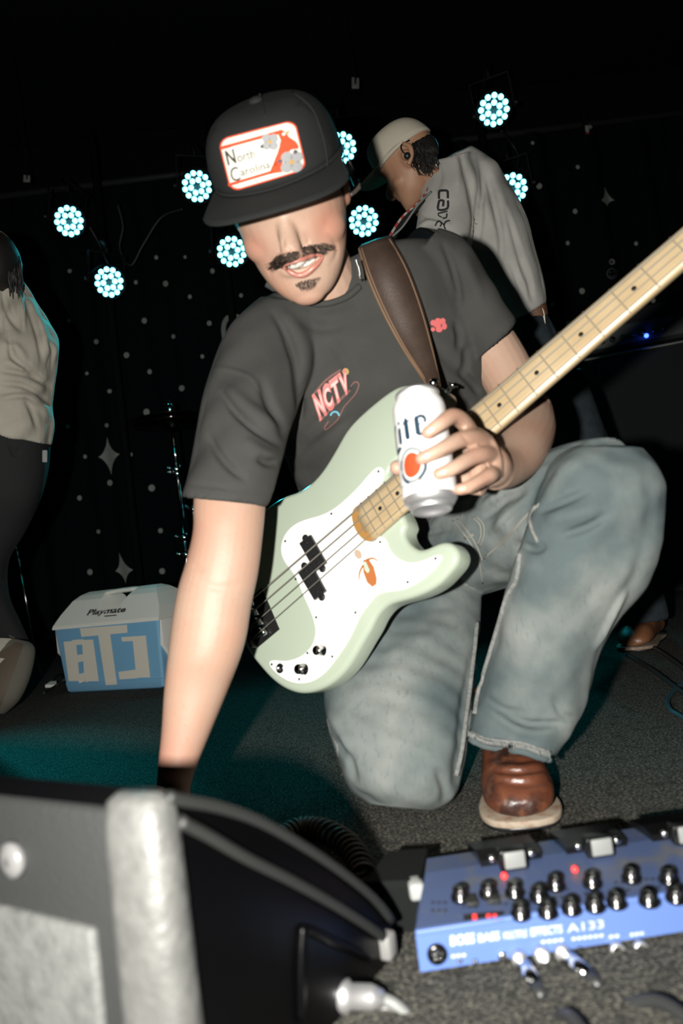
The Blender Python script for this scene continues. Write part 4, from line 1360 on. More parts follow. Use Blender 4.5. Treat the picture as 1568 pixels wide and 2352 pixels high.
HF2 = frame(H2, r2*.86, u2*.86, f2*.86)
parts = head_parts(HF2, 1.0)
parts.append(tube([HF2(np.array((0, -.03, -.04))), C(968, 425, 2.09), C(1010, 470, 2.13)], [.056, .058, .07], 18, 4))
# arms end in hands at the guitar
parts.append(ploft([sec((985, 470), (1075, 450), 2.06, .05), sec((975, 600), (1060, 600), 2.03, .045), sec((960, 690), (1035, 690), 1.99, .036), sec((900, 740), (960, 745), 1.97, .028), sec((868, 752), (925, 760), 1.96, .024)], p=2.0))
body2 = solid('body', parts, .0035, 3, m_skin2, gp)
V, Fc = ball((0, .0, -.020), (.0795, .062, .090))
m_hair = M('hair_dark', (.010, .008, .007), .55)
obj('hair', (HF2(V), Fc), m_hair, gp)
fb2 = caster(bvh(body2), .001, 2.0)
rngh = random.Random(11)
G = []
for q in range(170):
    x, y = rngh.uniform(938, 998), rngh.uniform(325, 388)
    if (x-970)**2/32**2+(y-352)**2/36**2 > 1:
        continue
    p_ = C(x, y, 1.972+.0009*abs(x-960))
    G.append(tube([p_, p_+RT*rngh.uniform(-.002, .012)-UP*.012, p_+RT*rngh.uniform(0, .02)-UP*.026-FW*.002], [.0018, .0015, .0004], 4))
hk = obj('hair_curls', join(*G), m_hair, gp)
hk['kind'] = 'stuff'
obj('ear', join(tube([C(925, 330, 1.975), C(940, 336, 1.966), C(945, 356, 1.966), C(938, 378, 1.972)], [.005, .007, .0065, .006], 10, 4), ball(C(932, 356, 1.978), .014)), m_skin2, gp)
obj('in_ear_monitor', join(ball(C(935, 358, 1.962), .0095), tube([C(935, 358, 1.962), C(922, 345, 1.965), C(922, 332, 1.972), C(940, 322, 1.976)], .0018, 6, 4)), m_plastic, gp)
cap2 = obj('cap', (lambda V_, F_: (HF2(V_), F_))(*lathe([(.083, 0), (.0865, .0), (.0865, .012), (.083, .012)], frame((0, .034, -.003), (1, 0, 0), (0, 0, 1.22), (0, 1, 0)), 40)), m_capbeige, gp, label='beige cap')
cr2 = cap_parts(HF2, 'cap', cap2, m_capbeige, m_capbeige, tall=.084)
# grey shirt: back and near arm
parts = []
parts.append(ploft([sec((985, 380), (1075, 338), 2.13, .09), sec((975, 420), (1128, 372), 2.16, .13), sec((985, 510), (1160, 430), 2.17, .15), sec((1020, 600), (1195, 495), 2.16, .155), sec((1060, 660), (1218, 575), 2.15, .15), sec((1110, 715), (1238, 655), 2.14, .14), sec((1150, 745), (1244, 700), 2.14, .125)], n=40, p=2.3))
parts.append(ploft([sec((988, 372), (1080, 345), 2.08, .070), sec((968, 440), (1092, 425), 2.05, .075), sec((958, 500), (1092, 505), 2.03, .072), sec((950, 560), (1080, 580), 2.01, .066), sec((935, 640), (1050, 660), 1.99, .055), sec((905, 715), (985, 725), 1.975, .04)], n=34, p=2.1))
gs = solid('long_sleeved_shirt', parts, .005, 4, m_greyshirt, gp, label='heather grey long-sleeved shirt with dark sleeve lettering')
GF = [([(1060, 360), (1080, 430), (1090, 500), (1085, 560)], 7, -.016), ([(1100, 360), (1108, 420), (1104, 500), (1096, 560)], 6, -.012), ([(1075, 370), (1100, 440), (1130, 520)], 12, .008),
      ([(1110, 380), (1130, 450), (1150, 540), (1150, 600)], 7, -.014), ([(1130, 400), (1160, 480), (1190, 560)], 10, .006), ([(1160, 480), (1185, 560), (1205, 640)], 6, -.010),
      ([(965, 490), (990, 500), (1020, 515)], 5, -.008), ([(960, 520), (990, 508), (1030, 520)], 5, .008), ([(1000, 370), (1010, 400), (1005, 440)], 8, -.008), ([(1040, 345), (1050, 380), (1052, 430)], 8, .006),
      ([(1200, 600), (1215, 650), (1222, 690)], 6, -.010), ([(1170, 600), (1190, 650), (1200, 690)], 6, -.008)]
folds(gs, GF, lump=[(.010, .2), (.005, .08)])
fg_ = caster(bvh(gs), .002, 2.0)
# sleeve lettering, running down the arm: c a r & ...
mk = m_patchk
def sl(P_, w_=5.4, k=3):
    return strip(P_, w_, k)
k8 = 180/1568.
def z2(P_): return [(900+x*k8, 420+y*k8) for x, y in P_]
decal('sleeve_letter', sl(z2([(942, 330), (945, 190), (985, 165), (1090, 165), (1112, 200), (1115, 318)])), fg_, mk, gs, 4)
decal('sleeve_letter', sl(z2([(1115, 360), (1105, 520), (930, 545), (940, 390), (965, 360), (1020, 362), (1030, 390), (1020, 480)])), fg_, mk, gs, 4)
decal('sleeve_letter', sl(z2([(1110, 575), (1010, 600), (925, 620)]), 3.6)+sl(z2([(1095, 620), (1090, 690), (1060, 715), (1010, 712)]), 3.6)+sl(z2([(925, 620), (935, 660), (1000, 700)]), 2.5), fg_, mk, gs, 4)
decal('sleeve_letter', sl(z2([(870, 870), (900, 800), (950, 775), (990, 830), (960, 880)]), 3.4)+sl(z2([(1160, 765), (1090, 780), (1040, 850), (1070, 940)]), 3.4)+sl(z2([(980, 800), (1060, 860)]), 3), fg_, mk, gs, 4)
# waist: belt, cord, jeans
obj('belt', ploft([sec((1158, 735), (1243, 700), 2.14, .118), sec((1176, 755), (1246, 726), 2.14, .116)], n=36), M('belt_leather', (.13, .062, .033), .6, bump=(80, .6, .004)), gp)
obj('cord', tube([C(1238, 700, 2.03), C(1247, 716, 2.03), C(1250, 740, 2.03), C(1249, 756, 2.03)], .003, 8, 4), m_patchw, gp)
parts = [ploft([sec((1150, 752), (1246, 722), 2.14, .122), sec((1170, 830), (1285, 800), 2.16, .14), sec((1190, 900), (1330, 880), 2.18, .13)], n=36)]
parts.append(tube([C(1255, 880, 2.2), C(1335, 1060, 2.22), C(1420, 1230, 2.24), C(1465, 1370, 2.27), C(1478, 1425, 2.27)], [.105, .098, .085, .072, .070], 24, 5))
parts.append(tube([C(1200, 870, 2.2), C(1190, 1050, 2.3), C(1200, 1230, 2.4), C(1220, 1370, 2.46), C(1230, 1440, 2.46)], [.105, .095, .085, .07, .066], 24, 5))
j2 = solid('jeans', parts, .006, 3, m_dkdenim, gp)
folds(j2, [([(1400, 1300), (1450, 1330), (1480, 1330)], 8, -.01), ([(1430, 1380), (1460, 1400), (1500, 1390)], 8, -.01)], lump=[(.01, .2)])
bt_ = FL(1450, 1498)
fwd2 = nrm((-.60, -.80, 0))
m_leather_keep = m_leather
m_leather = M('boot_tan', (.20, .085, .04), .4, var=(14, (.10, .045, .025), .45, .72), bump=(60, .3, .004))
boot(frame(bt_-fwd2*.19, nrm(np.cross(fwd2, (0, 0, 1))), fwd2, (0, 0, 1)), gp)
bq = FL(1205, 1440)
boot(frame(bq, nrm(np.cross((-.3, -.95, 0), (0, 0, 1))), nrm((-.3, -.95, 0)), (0, 0, 1)), gp)
m_leather = m_leather_keep
# his guitar and strap
m_gtr = M('guitar_black', (.008, .010, .012), .25)
g2 = thing('electric_guitar', 'dark electric guitar slung in front of the person in grey shirt', 'guitar', C(905, 690, 1.93))
GFm = frame(C(915, 700, 1.93), nrm(cv(-.5, -.2, -.8)), nrm(cv(-.2, .97, -.12)), nrm(cv(-.82, -.12, .54)))
gx = [(-.20, -.10), (-.22, .03), (-.16, .13), (-.06, .115), (.02, .10), (.10, .13), (.17, .10), (.12, .05), (.13, -.03), (.18, -.10), (.10, -.13), (.0, -.11), (-.09, -.15)]
obj('body', prism([tuple(p) for p in smooth_closed(gx, 4, 1)], -.02, .022, GFm, .006, 2, True), m_gtr, g2)
obj('neck', boxg(.1, .66, -.024, .024, .01, .035, .006, GFm), m_maple_d, g2)
obj('headstock', boxg(.66, .82, -.045, .035, .0, .02, .008, GFm), m_gtr, g2)
obj('pickguard', prism([tuple(p) for p in smooth_closed([(-.08, -.09), (-.05, .06), (.06, .06), (.1, .03), (.1, -.05), (.02, -.09)], 3, 1)], .022, .025, GFm), m_plastic, g2)
for q in (-.06, .03):
    obj('pickup', boxg(q-.012, q+.012, -.04, .04, .025, .032, .002, GFm), m_chrome, g2)
st2 = thing('guitar_strap', 'red and white patterned guitar strap on the bent-over player', 'strap', C(950, 470, 2.0))
LA = np.array([C(*q) for q in ((1000, 395, 2.06), (985, 425, 2.02), (958, 465, 2.0), (918, 500, 1.99), (880, 560, 1.97))])
LB = np.array([C(*q) for q in ((1015, 412, 2.06), (993, 440, 2.02), (966, 475, 2.0), (928, 515, 1.99), (895, 575, 1.97))])
LA, LB = catmull(LA, 6), catmull(LB, 6)
obj('strap_band', ribbon(LA, LB, .003), m_plastic, st2)
m_sred = M('strap_red', (.30, .03, .025), .8)
m_swht = M('strap_cream', (.30, .28, .25), .8)
for i in range(2, len(LA)-2):
    a, b = LA[i], LB[i]
    c, d_ = LA[i+1], LB[i+1]
    up_ = -FW*.005
    q0, q1 = a*.92+b*.08, a*.62+b*.38
    q2, q3 = c*.62+d_*.38, c*.92+d_*.08
    V = np.array([q0, q1, q2, q3])+up_
    obj('strap_motif', (V, [(0, 1, 2, 3)]), m_sred if i % 2 else m_swht, st2, smooth=False)
cable('guitar_cable', [C(990, 440, 1.985), C(960, 470, 1.975), C(925, 520, 1.965), C(890, 560, 1.955), C(880, 640, 1.94)], .003, 'thin pale cable hanging beside the patterned strap', M('cable_pale', (.16, .18, .17), .5))

# ------------------------------------------------------------------ third player, seen from behind at the edge
m_beige = M('beige_shirt', (.43, .405, .345), .9, var=(12, (.37, .345, .29), .4, .7), bump=(500, .6, .002), spec=.1)
m_trouser = M('dark_trousers', (.022, .024, .024), .9, bump=(300, .5, .002), spec=.1)
lp = thing('person', 'person seen from behind in a loose beige shirt and dark trousers', 'person', (-1.12, 2.3, 0))
H3 = C(-22, 622, 2.24)
f3, u3 = cv(-.35, -.1, -.93), cv(-.1, .98, .05)
u3 = nrm(u3-f3*(u3@f3)); r3 = np.cross(u3, f3)
HF3 = frame(H3, r3, u3, f3)
parts = head_parts(HF3)
parts.append(tube([HF3(np.array((0, -.03, -.04))), C(-10, 690, 2.26), C(-20, 740, 2.27)], [.056, .058, .08], 18, 4))
solid('body', parts, .004, 3, m_skin2, lp)
V, Fc = ball((0, .012, -.022), (.092, .105, .105))
m_hair = M('hair_dark', (.010, .008, .007), .55)
h3 = obj('hair', (HF3(V), Fc), m_hair, lp)
folds(h3, [([(20, 580), (40, 620), (46, 660)], 4, -.006), ([(5, 575), (25, 620), (30, 660)], 4, -.006)])
G = []
for q in range(60):
    x, y = rngh.uniform(15, 50), rngh.uniform(585, 650)
    p_ = C(x, y, 2.15+.0016*abs(x))
    G.append(tube([p_, p_-UP*.02+RT*.004, p_-UP*.05+RT*.006], [.003, .0026, .0008], 5))
hs3 = obj('hair_strands', join(*G), m_hair, lp)
hs3['kind'] = 'stuff'
parts = [ploft([sec((-110, 640), (42, 636), 2.27, .07), sec((-190, 690), (66, 668), 2.27, .11), sec((-230, 760), (112, 745), 2.27, .135), sec((-235, 830), (130, 795), 2.26, .15), sec((-220, 900), (120, 880), 2.26, .15), sec((-205, 960), (114, 930), 2.26, .15), sec((-200, 1000), (118, 972), 2.26, .15), sec((-195, 960), (111, 1022), 2.26, .145)], n=44, p=2.3)]
ls = solid('shirt', parts, .005, 4, m_beige, lp, label='loose beige shirt, creased across the back')
folds(ls, [([(5, 660), (20, 720), (50, 760)], 7, -.014), ([(45, 670), (52, 720), (55, 760)], 6, .012), ([(58, 680), (85, 760), (100, 830)], 6, -.014), ([(70, 690), (100, 760), (118, 810)], 7, .010), ([(20, 760), (30, 820), (70, 850), (115, 890)], 7, -.014),
           ([(0, 850), (60, 860), (110, 880)], 6, -.012), ([(0, 880), (50, 885), (90, 905), (118, 930)], 6, -.012), ([(0, 915), (60, 910), (100, 940)], 6, .012), ([(60, 915), (75, 940), (85, 980)], 7, -.012), ([(75, 905), (100, 930), (112, 960)], 7, .010),
           ([(110, 780), (122, 810), (118, 850)], 5, -.014), ([(0, 790), (40, 800), (60, 830)], 9, .009), ([(0, 830), (30, 835), (60, 850)], 8, .008), ([(10, 700), (0, 740), (8, 780)], 8, -.01)], lump=[(.012, .2), (.006, .07)])
parts = [ploft([sec((-190, 950), (108, 1015), 2.27, .145), sec((-190, 1060), (103, 1080), 2.28, .145), sec((-170, 1140), (84, 1150), 2.28, .13), sec((-120, 1220), (50, 1222), 2.30, .105), sec((-100, 1290), (14, 1290), 2.32, .085), sec((-85, 1360), (16, 1365), 2.36, .075), sec((-55, 1420), (42, 1425), 2.42, .068), sec((-40, 1460), (64, 1470), 2.46, .064)], n=36)]
parts.append(tube([C(-110, 1100, 2.3), C(-170, 1250, 2.2), C(-190, 1420, 2.15), C(-195, 1560, 2.15)], [.12, .10, .08, .065], 20, 4))
lt = solid('trousers', parts, .006, 3, m_trouser, lp)
folds(lt, [([(20, 1020), (35, 1045), (45, 1030)], 4, -.01)], lump=[(.01, .2)])
obj('pocket_tab', boxg(-.007, .007, -.004, .004, -.018, .018, .002, frame(C(103, 1048, 2.2), RT, FW, UP)), m_patchg, lp)
m_suede = M('shoe_suede', (.11, .105, .085), .9, bump=(200, .4, .003))
m_gum = M('shoe_gum', (.085, .065, .045), .7)
m_cream = M('shoe_cream', (.42, .40, .34), .7)
shoe = solid('shoe', [ploft([sec((-20, 1455), (68, 1474), 2.46, .03), sec((-30, 1490), (79, 1494), 2.44, .045), sec((-45, 1550), (68, 1552), 2.40, .048), sec((-60, 1605), (44, 1606), 2.38, .045), sec((-75, 1640), (10, 1640), 2.385, .03)], n=30)], .004, 3, m_suede, lp)
fs = caster(bvh(shoe), .003, 2.38)
decal('shoe_side', [[(-60, 1640), (-40, 1560), (0, 1500), (35, 1476), (54, 1480), (40, 1520), (22, 1570), (2, 1620)]], fs, m_gum, shoe, 8)
decal('shoe_stripe', [[(-30, 1530), (0, 1500), (20, 1476), (36, 1462), (22, 1456), (-5, 1468), (-30, 1490)]], fs, m_cream, shoe, 8, .005)
decal('shoe_stripe', [[(-20, 1530), (0, 1512), (12, 1514), (0, 1526), (-14, 1545)]], fs, m_cream, shoe, 8, .005)
m_leather = m_suede
boot(frame(np.array((-1.42, 2.15, 0)), (1, 0, 0), (0, 1, 0), (0, 0, 1)), lp, 'shoe')
m_leather = m_leather_keep

# ------------------------------------------------------------------ cooler
m_cblue = M('cooler_blue', (.17, .38, .58), .5, bump=(400, .2, .0006))
m_cwhite = M('cooler_white', (.74, .74, .69), .55, bump=(500, .3, .0006))
m_tape = M('masking_tape', (.64, .61, .53), .85, bump=(300, .4, .001))
cl0, cl1 = FL(154, 1591), FL(377, 1580)
ex = nrm(cl1-cl0)
ey = np.array((-ex[1], ex[0], 0))
ccn = (cl0+cl1)/2
cool = thing('picnic_cooler', 'blue and white picnic cooler with taped letters standing on the carpet', 'cooler', ccn)
KF = frame(ccn, ex, ey, (0, 0, 1))
HWc = np.linalg.norm(cl1-cl0)/2
def ring_rr(hx, y0, y1, z, r=.012, n=5):
    o = []
    for cx_, cy_, a0 in ((hx-r, y1-r, 0), (-hx+r, y1-r, 90), (-hx+r, y0+r, 180), (hx-r, y0+r, 270)):
        for i in range(n+1):
            a = math.radians(a0+90*i/n)
            o.append((cx_+r*math.cos(a), cy_+r*math.sin(a), z))
    return KF(np.array(o))
tub = obj('tub', loft([ring_rr(HWc-.008, .004, .225, .0), ring_rr(HWc, -.002, .232, .006), ring_rr(HWc+.004, -.006, .236, .035), ring_rr(HWc+.003, -.004, .234, .036), ring_rr(HWc+.018, -.016, .246, .242)]), m_cblue, cool)
sharp(tub, 40)
# white lid: tent shape, notched for the carrying handle; skirts run down both ends
HX = HWc+.022
def lid_y(z):
    return np.interp(z, [.10, .238, .246, .335, .352, .362], [-.012, -.020, -.019, .050, .075, .10])
LZ = [.238, .25, .270, .288, .335, .352, .362]
LX = [HX, HX, HX-.008, HX-.016, HX-.048, HX-.065, HX-.085]
def tent(xa, xb, zs_):
    rings = []
    for z in zs_:
        a, b = xa(z), xb(z)
        y0 = float(lid_y(z)); y1 = .230-y0
        rings.append(KF(np.array([(a, y0, z), (b, y0, z), (b, y1, z), (a, y1, z)])))
    return loft(rings)
outer = lambda z: float(np.interp(z, LZ, LX))
lid = obj('lid', join(tent(lambda z: -outer(z), lambda z: float(np.interp(z, [.288, .33, .362], [-.050, -.054, -.066])), LZ),
                      tent(lambda z: float(np.interp(z, [.288, .305, .34, .362], [.036, .054, .070, .086])), outer, LZ),
                      tent(lambda z: -.051, lambda z: .037, LZ[:4])), m_cwhite, cool, smooth=False)
bar = obj('handle', loft([ellring(KF(np.array((x, .108, z_))), KF(np.array((0, .022, 0.)))-KF(np.array((0, 0, 0.))), np.array((0, 0, .0095)), 16, 2.6) for x, z_ in ((-.085, .350), (-.05, .352), (0, .354), (.05, .354), (.09, .350))]), m_cwhite, cool)
for s in (-1, 1):
    poly = [(.0, .245), (.236, .245), (.236, .15), (.20, .105), (.04, .105), (.0, .15)]
    f_ = (lambda s: (lambda P: KF(np.column_stack([s*(HX-.004+P[:, 2]), P[:, 0], P[:, 1]]))))(s)
    sharp(obj('lid_skirt', prism([(a-.006, b) for a, b in poly], -.022, .004, f_, .003, 2), m_cwhite, cool), 40)
bpy.context.view_layer.update()
ftub = caster(bvh(tub), .0012, 2.6)
flid = caster(bvh(lid), .0012, 2.6)
def c4(P_): return [(x/3.2667, 1000+y/3.2667) for x, y in P_]
tapes = [[(600, 1448), (955, 1420), (957, 1480), (612, 1512)], [(738, 1495), (828, 1488), (880, 1868), (795, 1872)],
         [(480, 1548), (572, 1540), (602, 1842), (518, 1842)], [(618, 1535), (702, 1530), (745, 1842), (638, 1845)], [(545, 1535), (630, 1527), (632, 1568), (560, 1572)], [(570, 1648), (640, 1638), (645, 1690), (585, 1702)], [(590, 1790), (660, 1772), (665, 1850), (600, 1858)],
         [(915, 1512), (1100, 1500), (1100, 1535), (922, 1545)], [(1002, 1530), (1100, 1500), (1134, 1812), (1030, 1815)], [(895, 1772), (1040, 1752), (1045, 1818), (905, 1828)]]
for i, tp in enumerate(tapes):
    decal('tape_strip', [c4(tp)], ftub, m_tape, cool, 12, .0012+.0005*i)
decal('lettering', quad(text2('Playmate', .05, .035), (199, 1413.5), (287, 1405.5), (202.5, 1401), (289, 1393.5)), flid, m_patchk, cool, 6)
decal('underline', [[(240, 1414.5), (268, 1412), (268, 1414.5), (240, 1417)]], flid, m_patchk, cool, 6)

# ------------------------------------------------------------------ floor clutter by the cooler
t = obj('paper_scrap', prism([(0, 0), (.05, -.012), (.035, .03), (.008, .035)], .001, .012, frame(FL(104, 1580), (1, 0, 0), (0, 1, 0.2), (0, .1, 1))), m_cwhite, smooth=False)
tag(t, 'small white scrap of paper on the carpet beside the cooler', 'paper')
cable('floor_cable', [FL(120, 1565, .006), FL(135, 1550, .006), FL(150, 1558, .03), FL(128, 1575, .006), FL(100, 1592, .006)], .005, 'black cable curling on the carpet beside the cooler')

# ------------------------------------------------------------------ drum hardware
ds = thing('cymbal_stand', 'chrome cymbal stand with a dark pair of hi-hats', 'cymbal stand', (C(425, 1300, 3.4)[0], 3.38, 0))
bx, by = C(415, 1150, 3.4)[0], 3.38
zc_ = 1.085
obj('stand_tube', tube([(bx, by, .02), (bx, by, zc_-.22)], .0125, 12), m_chrome, ds)
obj('upper_tube', tube([(bx, by, zc_-.25), (bx, by, zc_-.02)], .008, 10), m_chrome, ds)
obj('pull_rod', tube([(bx, by, zc_-.02), (bx, by, zc_+.10)], .004, 8), m_chrome, ds)
for z_, r_ in ((zc_-.22, .024), (zc_-.24, .02), (.55, .022), (.47, .02)):
    obj('clamp', join(lathe([(r_, -.018), (r_, .018)], frame((bx, by, z_), (1, 0, 0), (0, 1, 0), (0, 0, 1)), 12), tube([(bx, by-.01, z_), (bx-.045, by-.03, z_+.01)], [.006, .008], 8)), m_chrome, ds)
for z_, up_ in ((zc_-.012, -1), (zc_+.012, 1)):
    obj('cymbal', lathe([(.008, up_*.016), (.03, up_*.016), (.045, up_*.008), (.178, 0), (.178, .001), (.045, up_*.008+.001), (.03, up_*.016+.001), (.008, up_*.016+.001)], frame((bx, by, z_), (1, 0, 0), (0, 1, 0), (0, 0, 1)), 40), M('cymbal_bronze', (.06, .05, .03), .28, 1.0), ds)
obj('felt_clutch', lathe([(.014, 0), (.014, .05), (.010, .055)], frame((bx, by, zc_+.03), (1, 0, 0), (0, 1, 0), (0, 0, 1)), 12), m_chrome, ds)
for a in (20, 140, 260):
    q = math.radians(a)
    obj('leg', tube([(bx, by, .30), (bx+.22*math.cos(q), by+.22*math.sin(q), .012)], .008, 8), m_chrome, ds)
d2 = thing('drum_rack_stand', 'second chrome stand close to the hi-hat stand, half hidden by the arm', 'stand', (C(445, 1200, 3.86)[0], 3.85, 0))
bx2 = C(446, 1190, 3.86)[0]
obj('stand_tube', tube([(bx2, 3.85, .0), (bx2, 3.85, .72)], .012, 12), m_chrome, d2)
obj('memory_lock', lathe([(.022, -.02), (.022, .02)], frame((bx2, 3.85, .56), (1, 0, 0), (0, 1, 0), (0, 0, 1)), 12), m_chrome, d2)
obj('tilter', join(tube([(bx2, 3.85, .70), (bx2-.05, 3.83, .74)], .008, 8), ball((bx2, 3.85, .71), .02)), m_chrome, d2)
for a in (60, 180, 300):
    q = math.radians(a)
    obj('leg', tube([(bx2, 3.85, .25), (bx2+.2*math.cos(q), 3.85+.2*math.sin(q), .012)], .008, 8), m_chrome, d2)
ms = thing('stand_rod', 'thin chrome rod of a stand beyond the dark trousers', 'stand', (C(60, 1380, 3.3)[0], 3.3, 0))
a_, b_ = C(38, 1262, 3.3), C(60, 1382, 3.3)
obj('rod', tube([a_, b_, FL(72, 1445) if False else b_+(b_-a_)*(b_[2]/(a_[2]-b_[2]))], .004, 8), m_chrome, ms)
obj('rod_tip', tube([a_+(a_-b_)*.06, a_], [.004, .007], 8), m_chrome, ms)

# ------------------------------------------------------------------ amplifier on its cabinet
m_grille = M('cab_grille', (.010, .013, .013), .85, bump=(120, 1.0, .004, (1, 1, 4)))
m_tolex = M('tolex', (.006, .007, .007), .7)
Pa = C(1300, 830, 3.8)
Pb = FL(1568, 779, Pa[2])
ax = nrm(Pb-Pa); ax[2] = 0; ax = nrm(ax)
if abs(ax[1]) > .45:
    ax = nrm(np.array((.95, -.28, 0)))
ay = np.array((-ax[1], ax[0], 0))
zt = Pa[2]
cab = thing('bass_cabinet', 'tall black speaker cabinet with a square badge in its corner', 'speaker', (Pa[0]+.33, Pa[1]+.2, 0))
AF = frame((Pa[0], Pa[1], 0), ax, ay, (0, 0, 1))
obj('cabinet', boxg(0, .66, 0, .40, 0, zt, .012, AF), m_tolex, cab)
obj('grille', boxg(.025, .635, -.012, .004, .04, zt-.03, .006, AF), m_grille, cab)
obj('grille_trim', boxg(.004, .656, -.013, -.002, zt-.018, zt-.008, .002, AF), M('trim_silver', (.30, .31, .30), .4, .5), cab)
fcb = lambda x, y, o=None: None
bd = obj('badge', boxg(.045, .15, -.020, -.010, zt-.17, zt-.055, .003, AF), m_tolex, cab)
BFb = frame(AF(np.array((.0975, -.0205, zt-.1125))), ax, np.array((0, 0, 1.)), -ay)
m_bdg = M('badge_grey', (.075, .085, .085), .5)
for r1, r2 in ((.012, .02), (.027, .036), (.042, .050)):
    V = []
    Fc = []
    for i in range(25):
        a = math.radians(-60+210*i/24)
        V += [(r1*math.cos(a), r1*math.sin(a), 0), (r2*math.cos(a), r2*math.sin(a), 0)]
        if i:
            Fc.append((2*i-2, 2*i-1, 2*i+1, 2*i))
    obj('badge_arc', (BFb(np.array(V)), Fc), m_bdg, bd, smooth=False)
obj('badge_rim', join(boxg(-.053, .053, .054, .057, -.001, .002, 0, BFb), boxg(.050, .053, -.056, .056, -.001, .002, 0, BFb)), m_bdg, bd)
hd_ = thing('amplifier_head', 'black amplifier head with a row of knobs and a lit blue lamp', 'amplifier', AF(np.array((.33, .1, zt))))
z0 = zt+.012
obj('case', boxg(.02, .62, .02, .34, z0, z0+.20, .012, AF), m_tolex, hd_)
obj('face_plate', boxg(.04, .60, .012, .022, z0+.02, z0+.12, .003, AF), M('faceplate', (.07, .075, .072), .5), hd_)
for i in range(9):
    k_ = obj('knob', lathe([(.014, 0), (.013, .018), (.009, .02), (.0, .02)], frame(AF(np.array((.09+i*.048, .012, z0+.055))), ax, np.array((0, 0, 1.)), -ay), 14), m_plastic, hd_)
    obj('knob_cap', lathe([(.006, .020), (.005, .022), (0, .022)], frame(AF(np.array((.09+i*.048, .012, z0+.055))), ax, np.array((0, 0, 1.)), -ay), 10), m_chrome, k_)
for i in range(4):
    obj('vent_stud', ball(AF(np.array((.28+i*.022, .03, z0+.205))), .006), m_chrome, hd_)
for i in range(4):
    obj('foot', lathe([(.016, -.012), (.018, 0.002)], frame(AF(np.array((.06+(i % 2)*.52, .06+(i//2)*.24, z0))), ax, ay, (0, 0, 1)), 12), m_plastic, hd_)
pb_ = C(1484, 771, PX(AF(np.array((.47, .01, z0+.07))))[2]-.012)
lp_ = obj('pilot_lamp', ball(pb_, .0105), M('pilot_blue', (.1, .3, 1), .4, emit=((.03, .08, 1.0), 9.0)), hd_)

# ------------------------------------------------------------------ monitor wedge in the foreground
m_wpl = M('wedge_plastic', (.0010, .0010, .0012), .32, bump=(60, .12, .002, (4, 4, .3)), spec=.12)
m_wgrey = M('wedge_grey', (.018, .019, .019), .5, bump=(220, .3, .003))
m_wgr = M('wedge_grille', (.085, .088, .085), .6, var=(70, (.055, .058, .056), .4, .7), bump=(200, .5, .004))
m_wpost = M('wedge_post', (.066, .067, .064), .45, var=(60, (.095, .096, .092), .4, .7), bump=(160, .35, .004))
c0 = np.array((-.146, .506, 0))
sd = nrm((.144, .237, 0)); ld_ = np.array((-sd[1], sd[0], 0))
WF = frame(c0, sd, ld_, (0, 0, 1))               # x along the side, y along the front to the left, z up
def onside(x, y, off=0.0):
    nn = -ld_
    o = c0+nn*off
    dr = C(x, y, 1.0)-ORG
    t = ((o-ORG)@nn)/(dr@nn)
    p = ORG+dr*t-c0
    return (p@sd, p[2])
prof = [onside(*q) for q in ((378, 1816), (420, 1826), (500, 1842), (590, 1874), (680, 1925), (770, 1985), (850, 2050), (895, 2105))]
prof = [(max(a, 0), min(b, .30)) for a, b in prof]
ps = [(0.0, 0.0)]+[(0.0, prof[0][1]-.008)]+[(a, b) for a, b in prof]+[(prof[-1][0]+.006, .03), (prof[-1][0]+.004, 0.0)]
wedge = thing('monitor_wedge', 'black stage monitor wedge with a rough grey end panel, in the foreground', 'speaker', c0)
PW = frame(c0, sd, np.array((0, 0, 1.)), ld_)     # prism frame: (s, z) outline pushed along the front
sharp(obj('cabinet', prism(ps, .0, .60, PW, .006, 2, True), m_wpl, wedge), 40)
zt_ = prof[0][1]
fr_w = obj('front_panel', boxg(-.006, .010, .03, .56, .012, zt_-.012, .006, WF), m_wgrey, wedge)
obj('grille', boxg(-.012, .0, .068, .54, .016, .158, .004, WF), m_wgr, wedge)
obj('corner_post', loft([ellring(WF(np.array((.004, .022, z_))), sd*(r_+.001), ld_*(r_+.010), 20, 2.6) for z_, r_ in ((.004, .020), (.10, .019), (zt_-.02, .018), (zt_-.006, .015), (zt_-.001, .008))]), m_wpost, wedge)
for dy, z_ in ((.155, .196), (.43, .196)):
    obj('screw_boss', lathe([(.014, 0), (.013, .006), (.006, .008), (0, .008)], frame(WF(np.array((-.006, dy, z_))), ld_, (0, 0, 1), -sd), 18), M('boss_grey', (.12, .12, .12), .3), wedge)
P = np.array([WF(np.array((a, -.003, b))) for a, b in catmull([onside(*q) for q in ((405, 1885), (470, 1918), (560, 1970), (660, 2020), (750, 2070), (830, 2120), (872, 2150))], 4)])
m_ridge = M('wedge_ridge', (.011, .012, .0115), .6)
obj('side_ridge', tube(P, .0045, 8), m_ridge, wedge)
P = np.array([WF(np.array((a, -.002, b-.004))) for a, b in catmull(prof, 3)])
obj('top_ridge', tube(P, .0042, 8), m_ridge, wedge)
P = np.array([WF(np.array((a, -.002, b))) for a, b in [onside(*q) for q in ((688, 2345), (686, 2240), (690, 2150), (700, 2132), (770, 2165), (850, 2202))]])
obj('handle_rim', tube(P, .0038, 8, 4), m_wpl, wedge)
ft = onside(884, 2168)
obj('corner_foot', boxg(ft[0]-.010, ft[0]+.008, -.010, .010, ft[1]-.012, ft[1]+.012, .004, WF), M('foot_grey', (.16, .16, .155), .5), wedge)
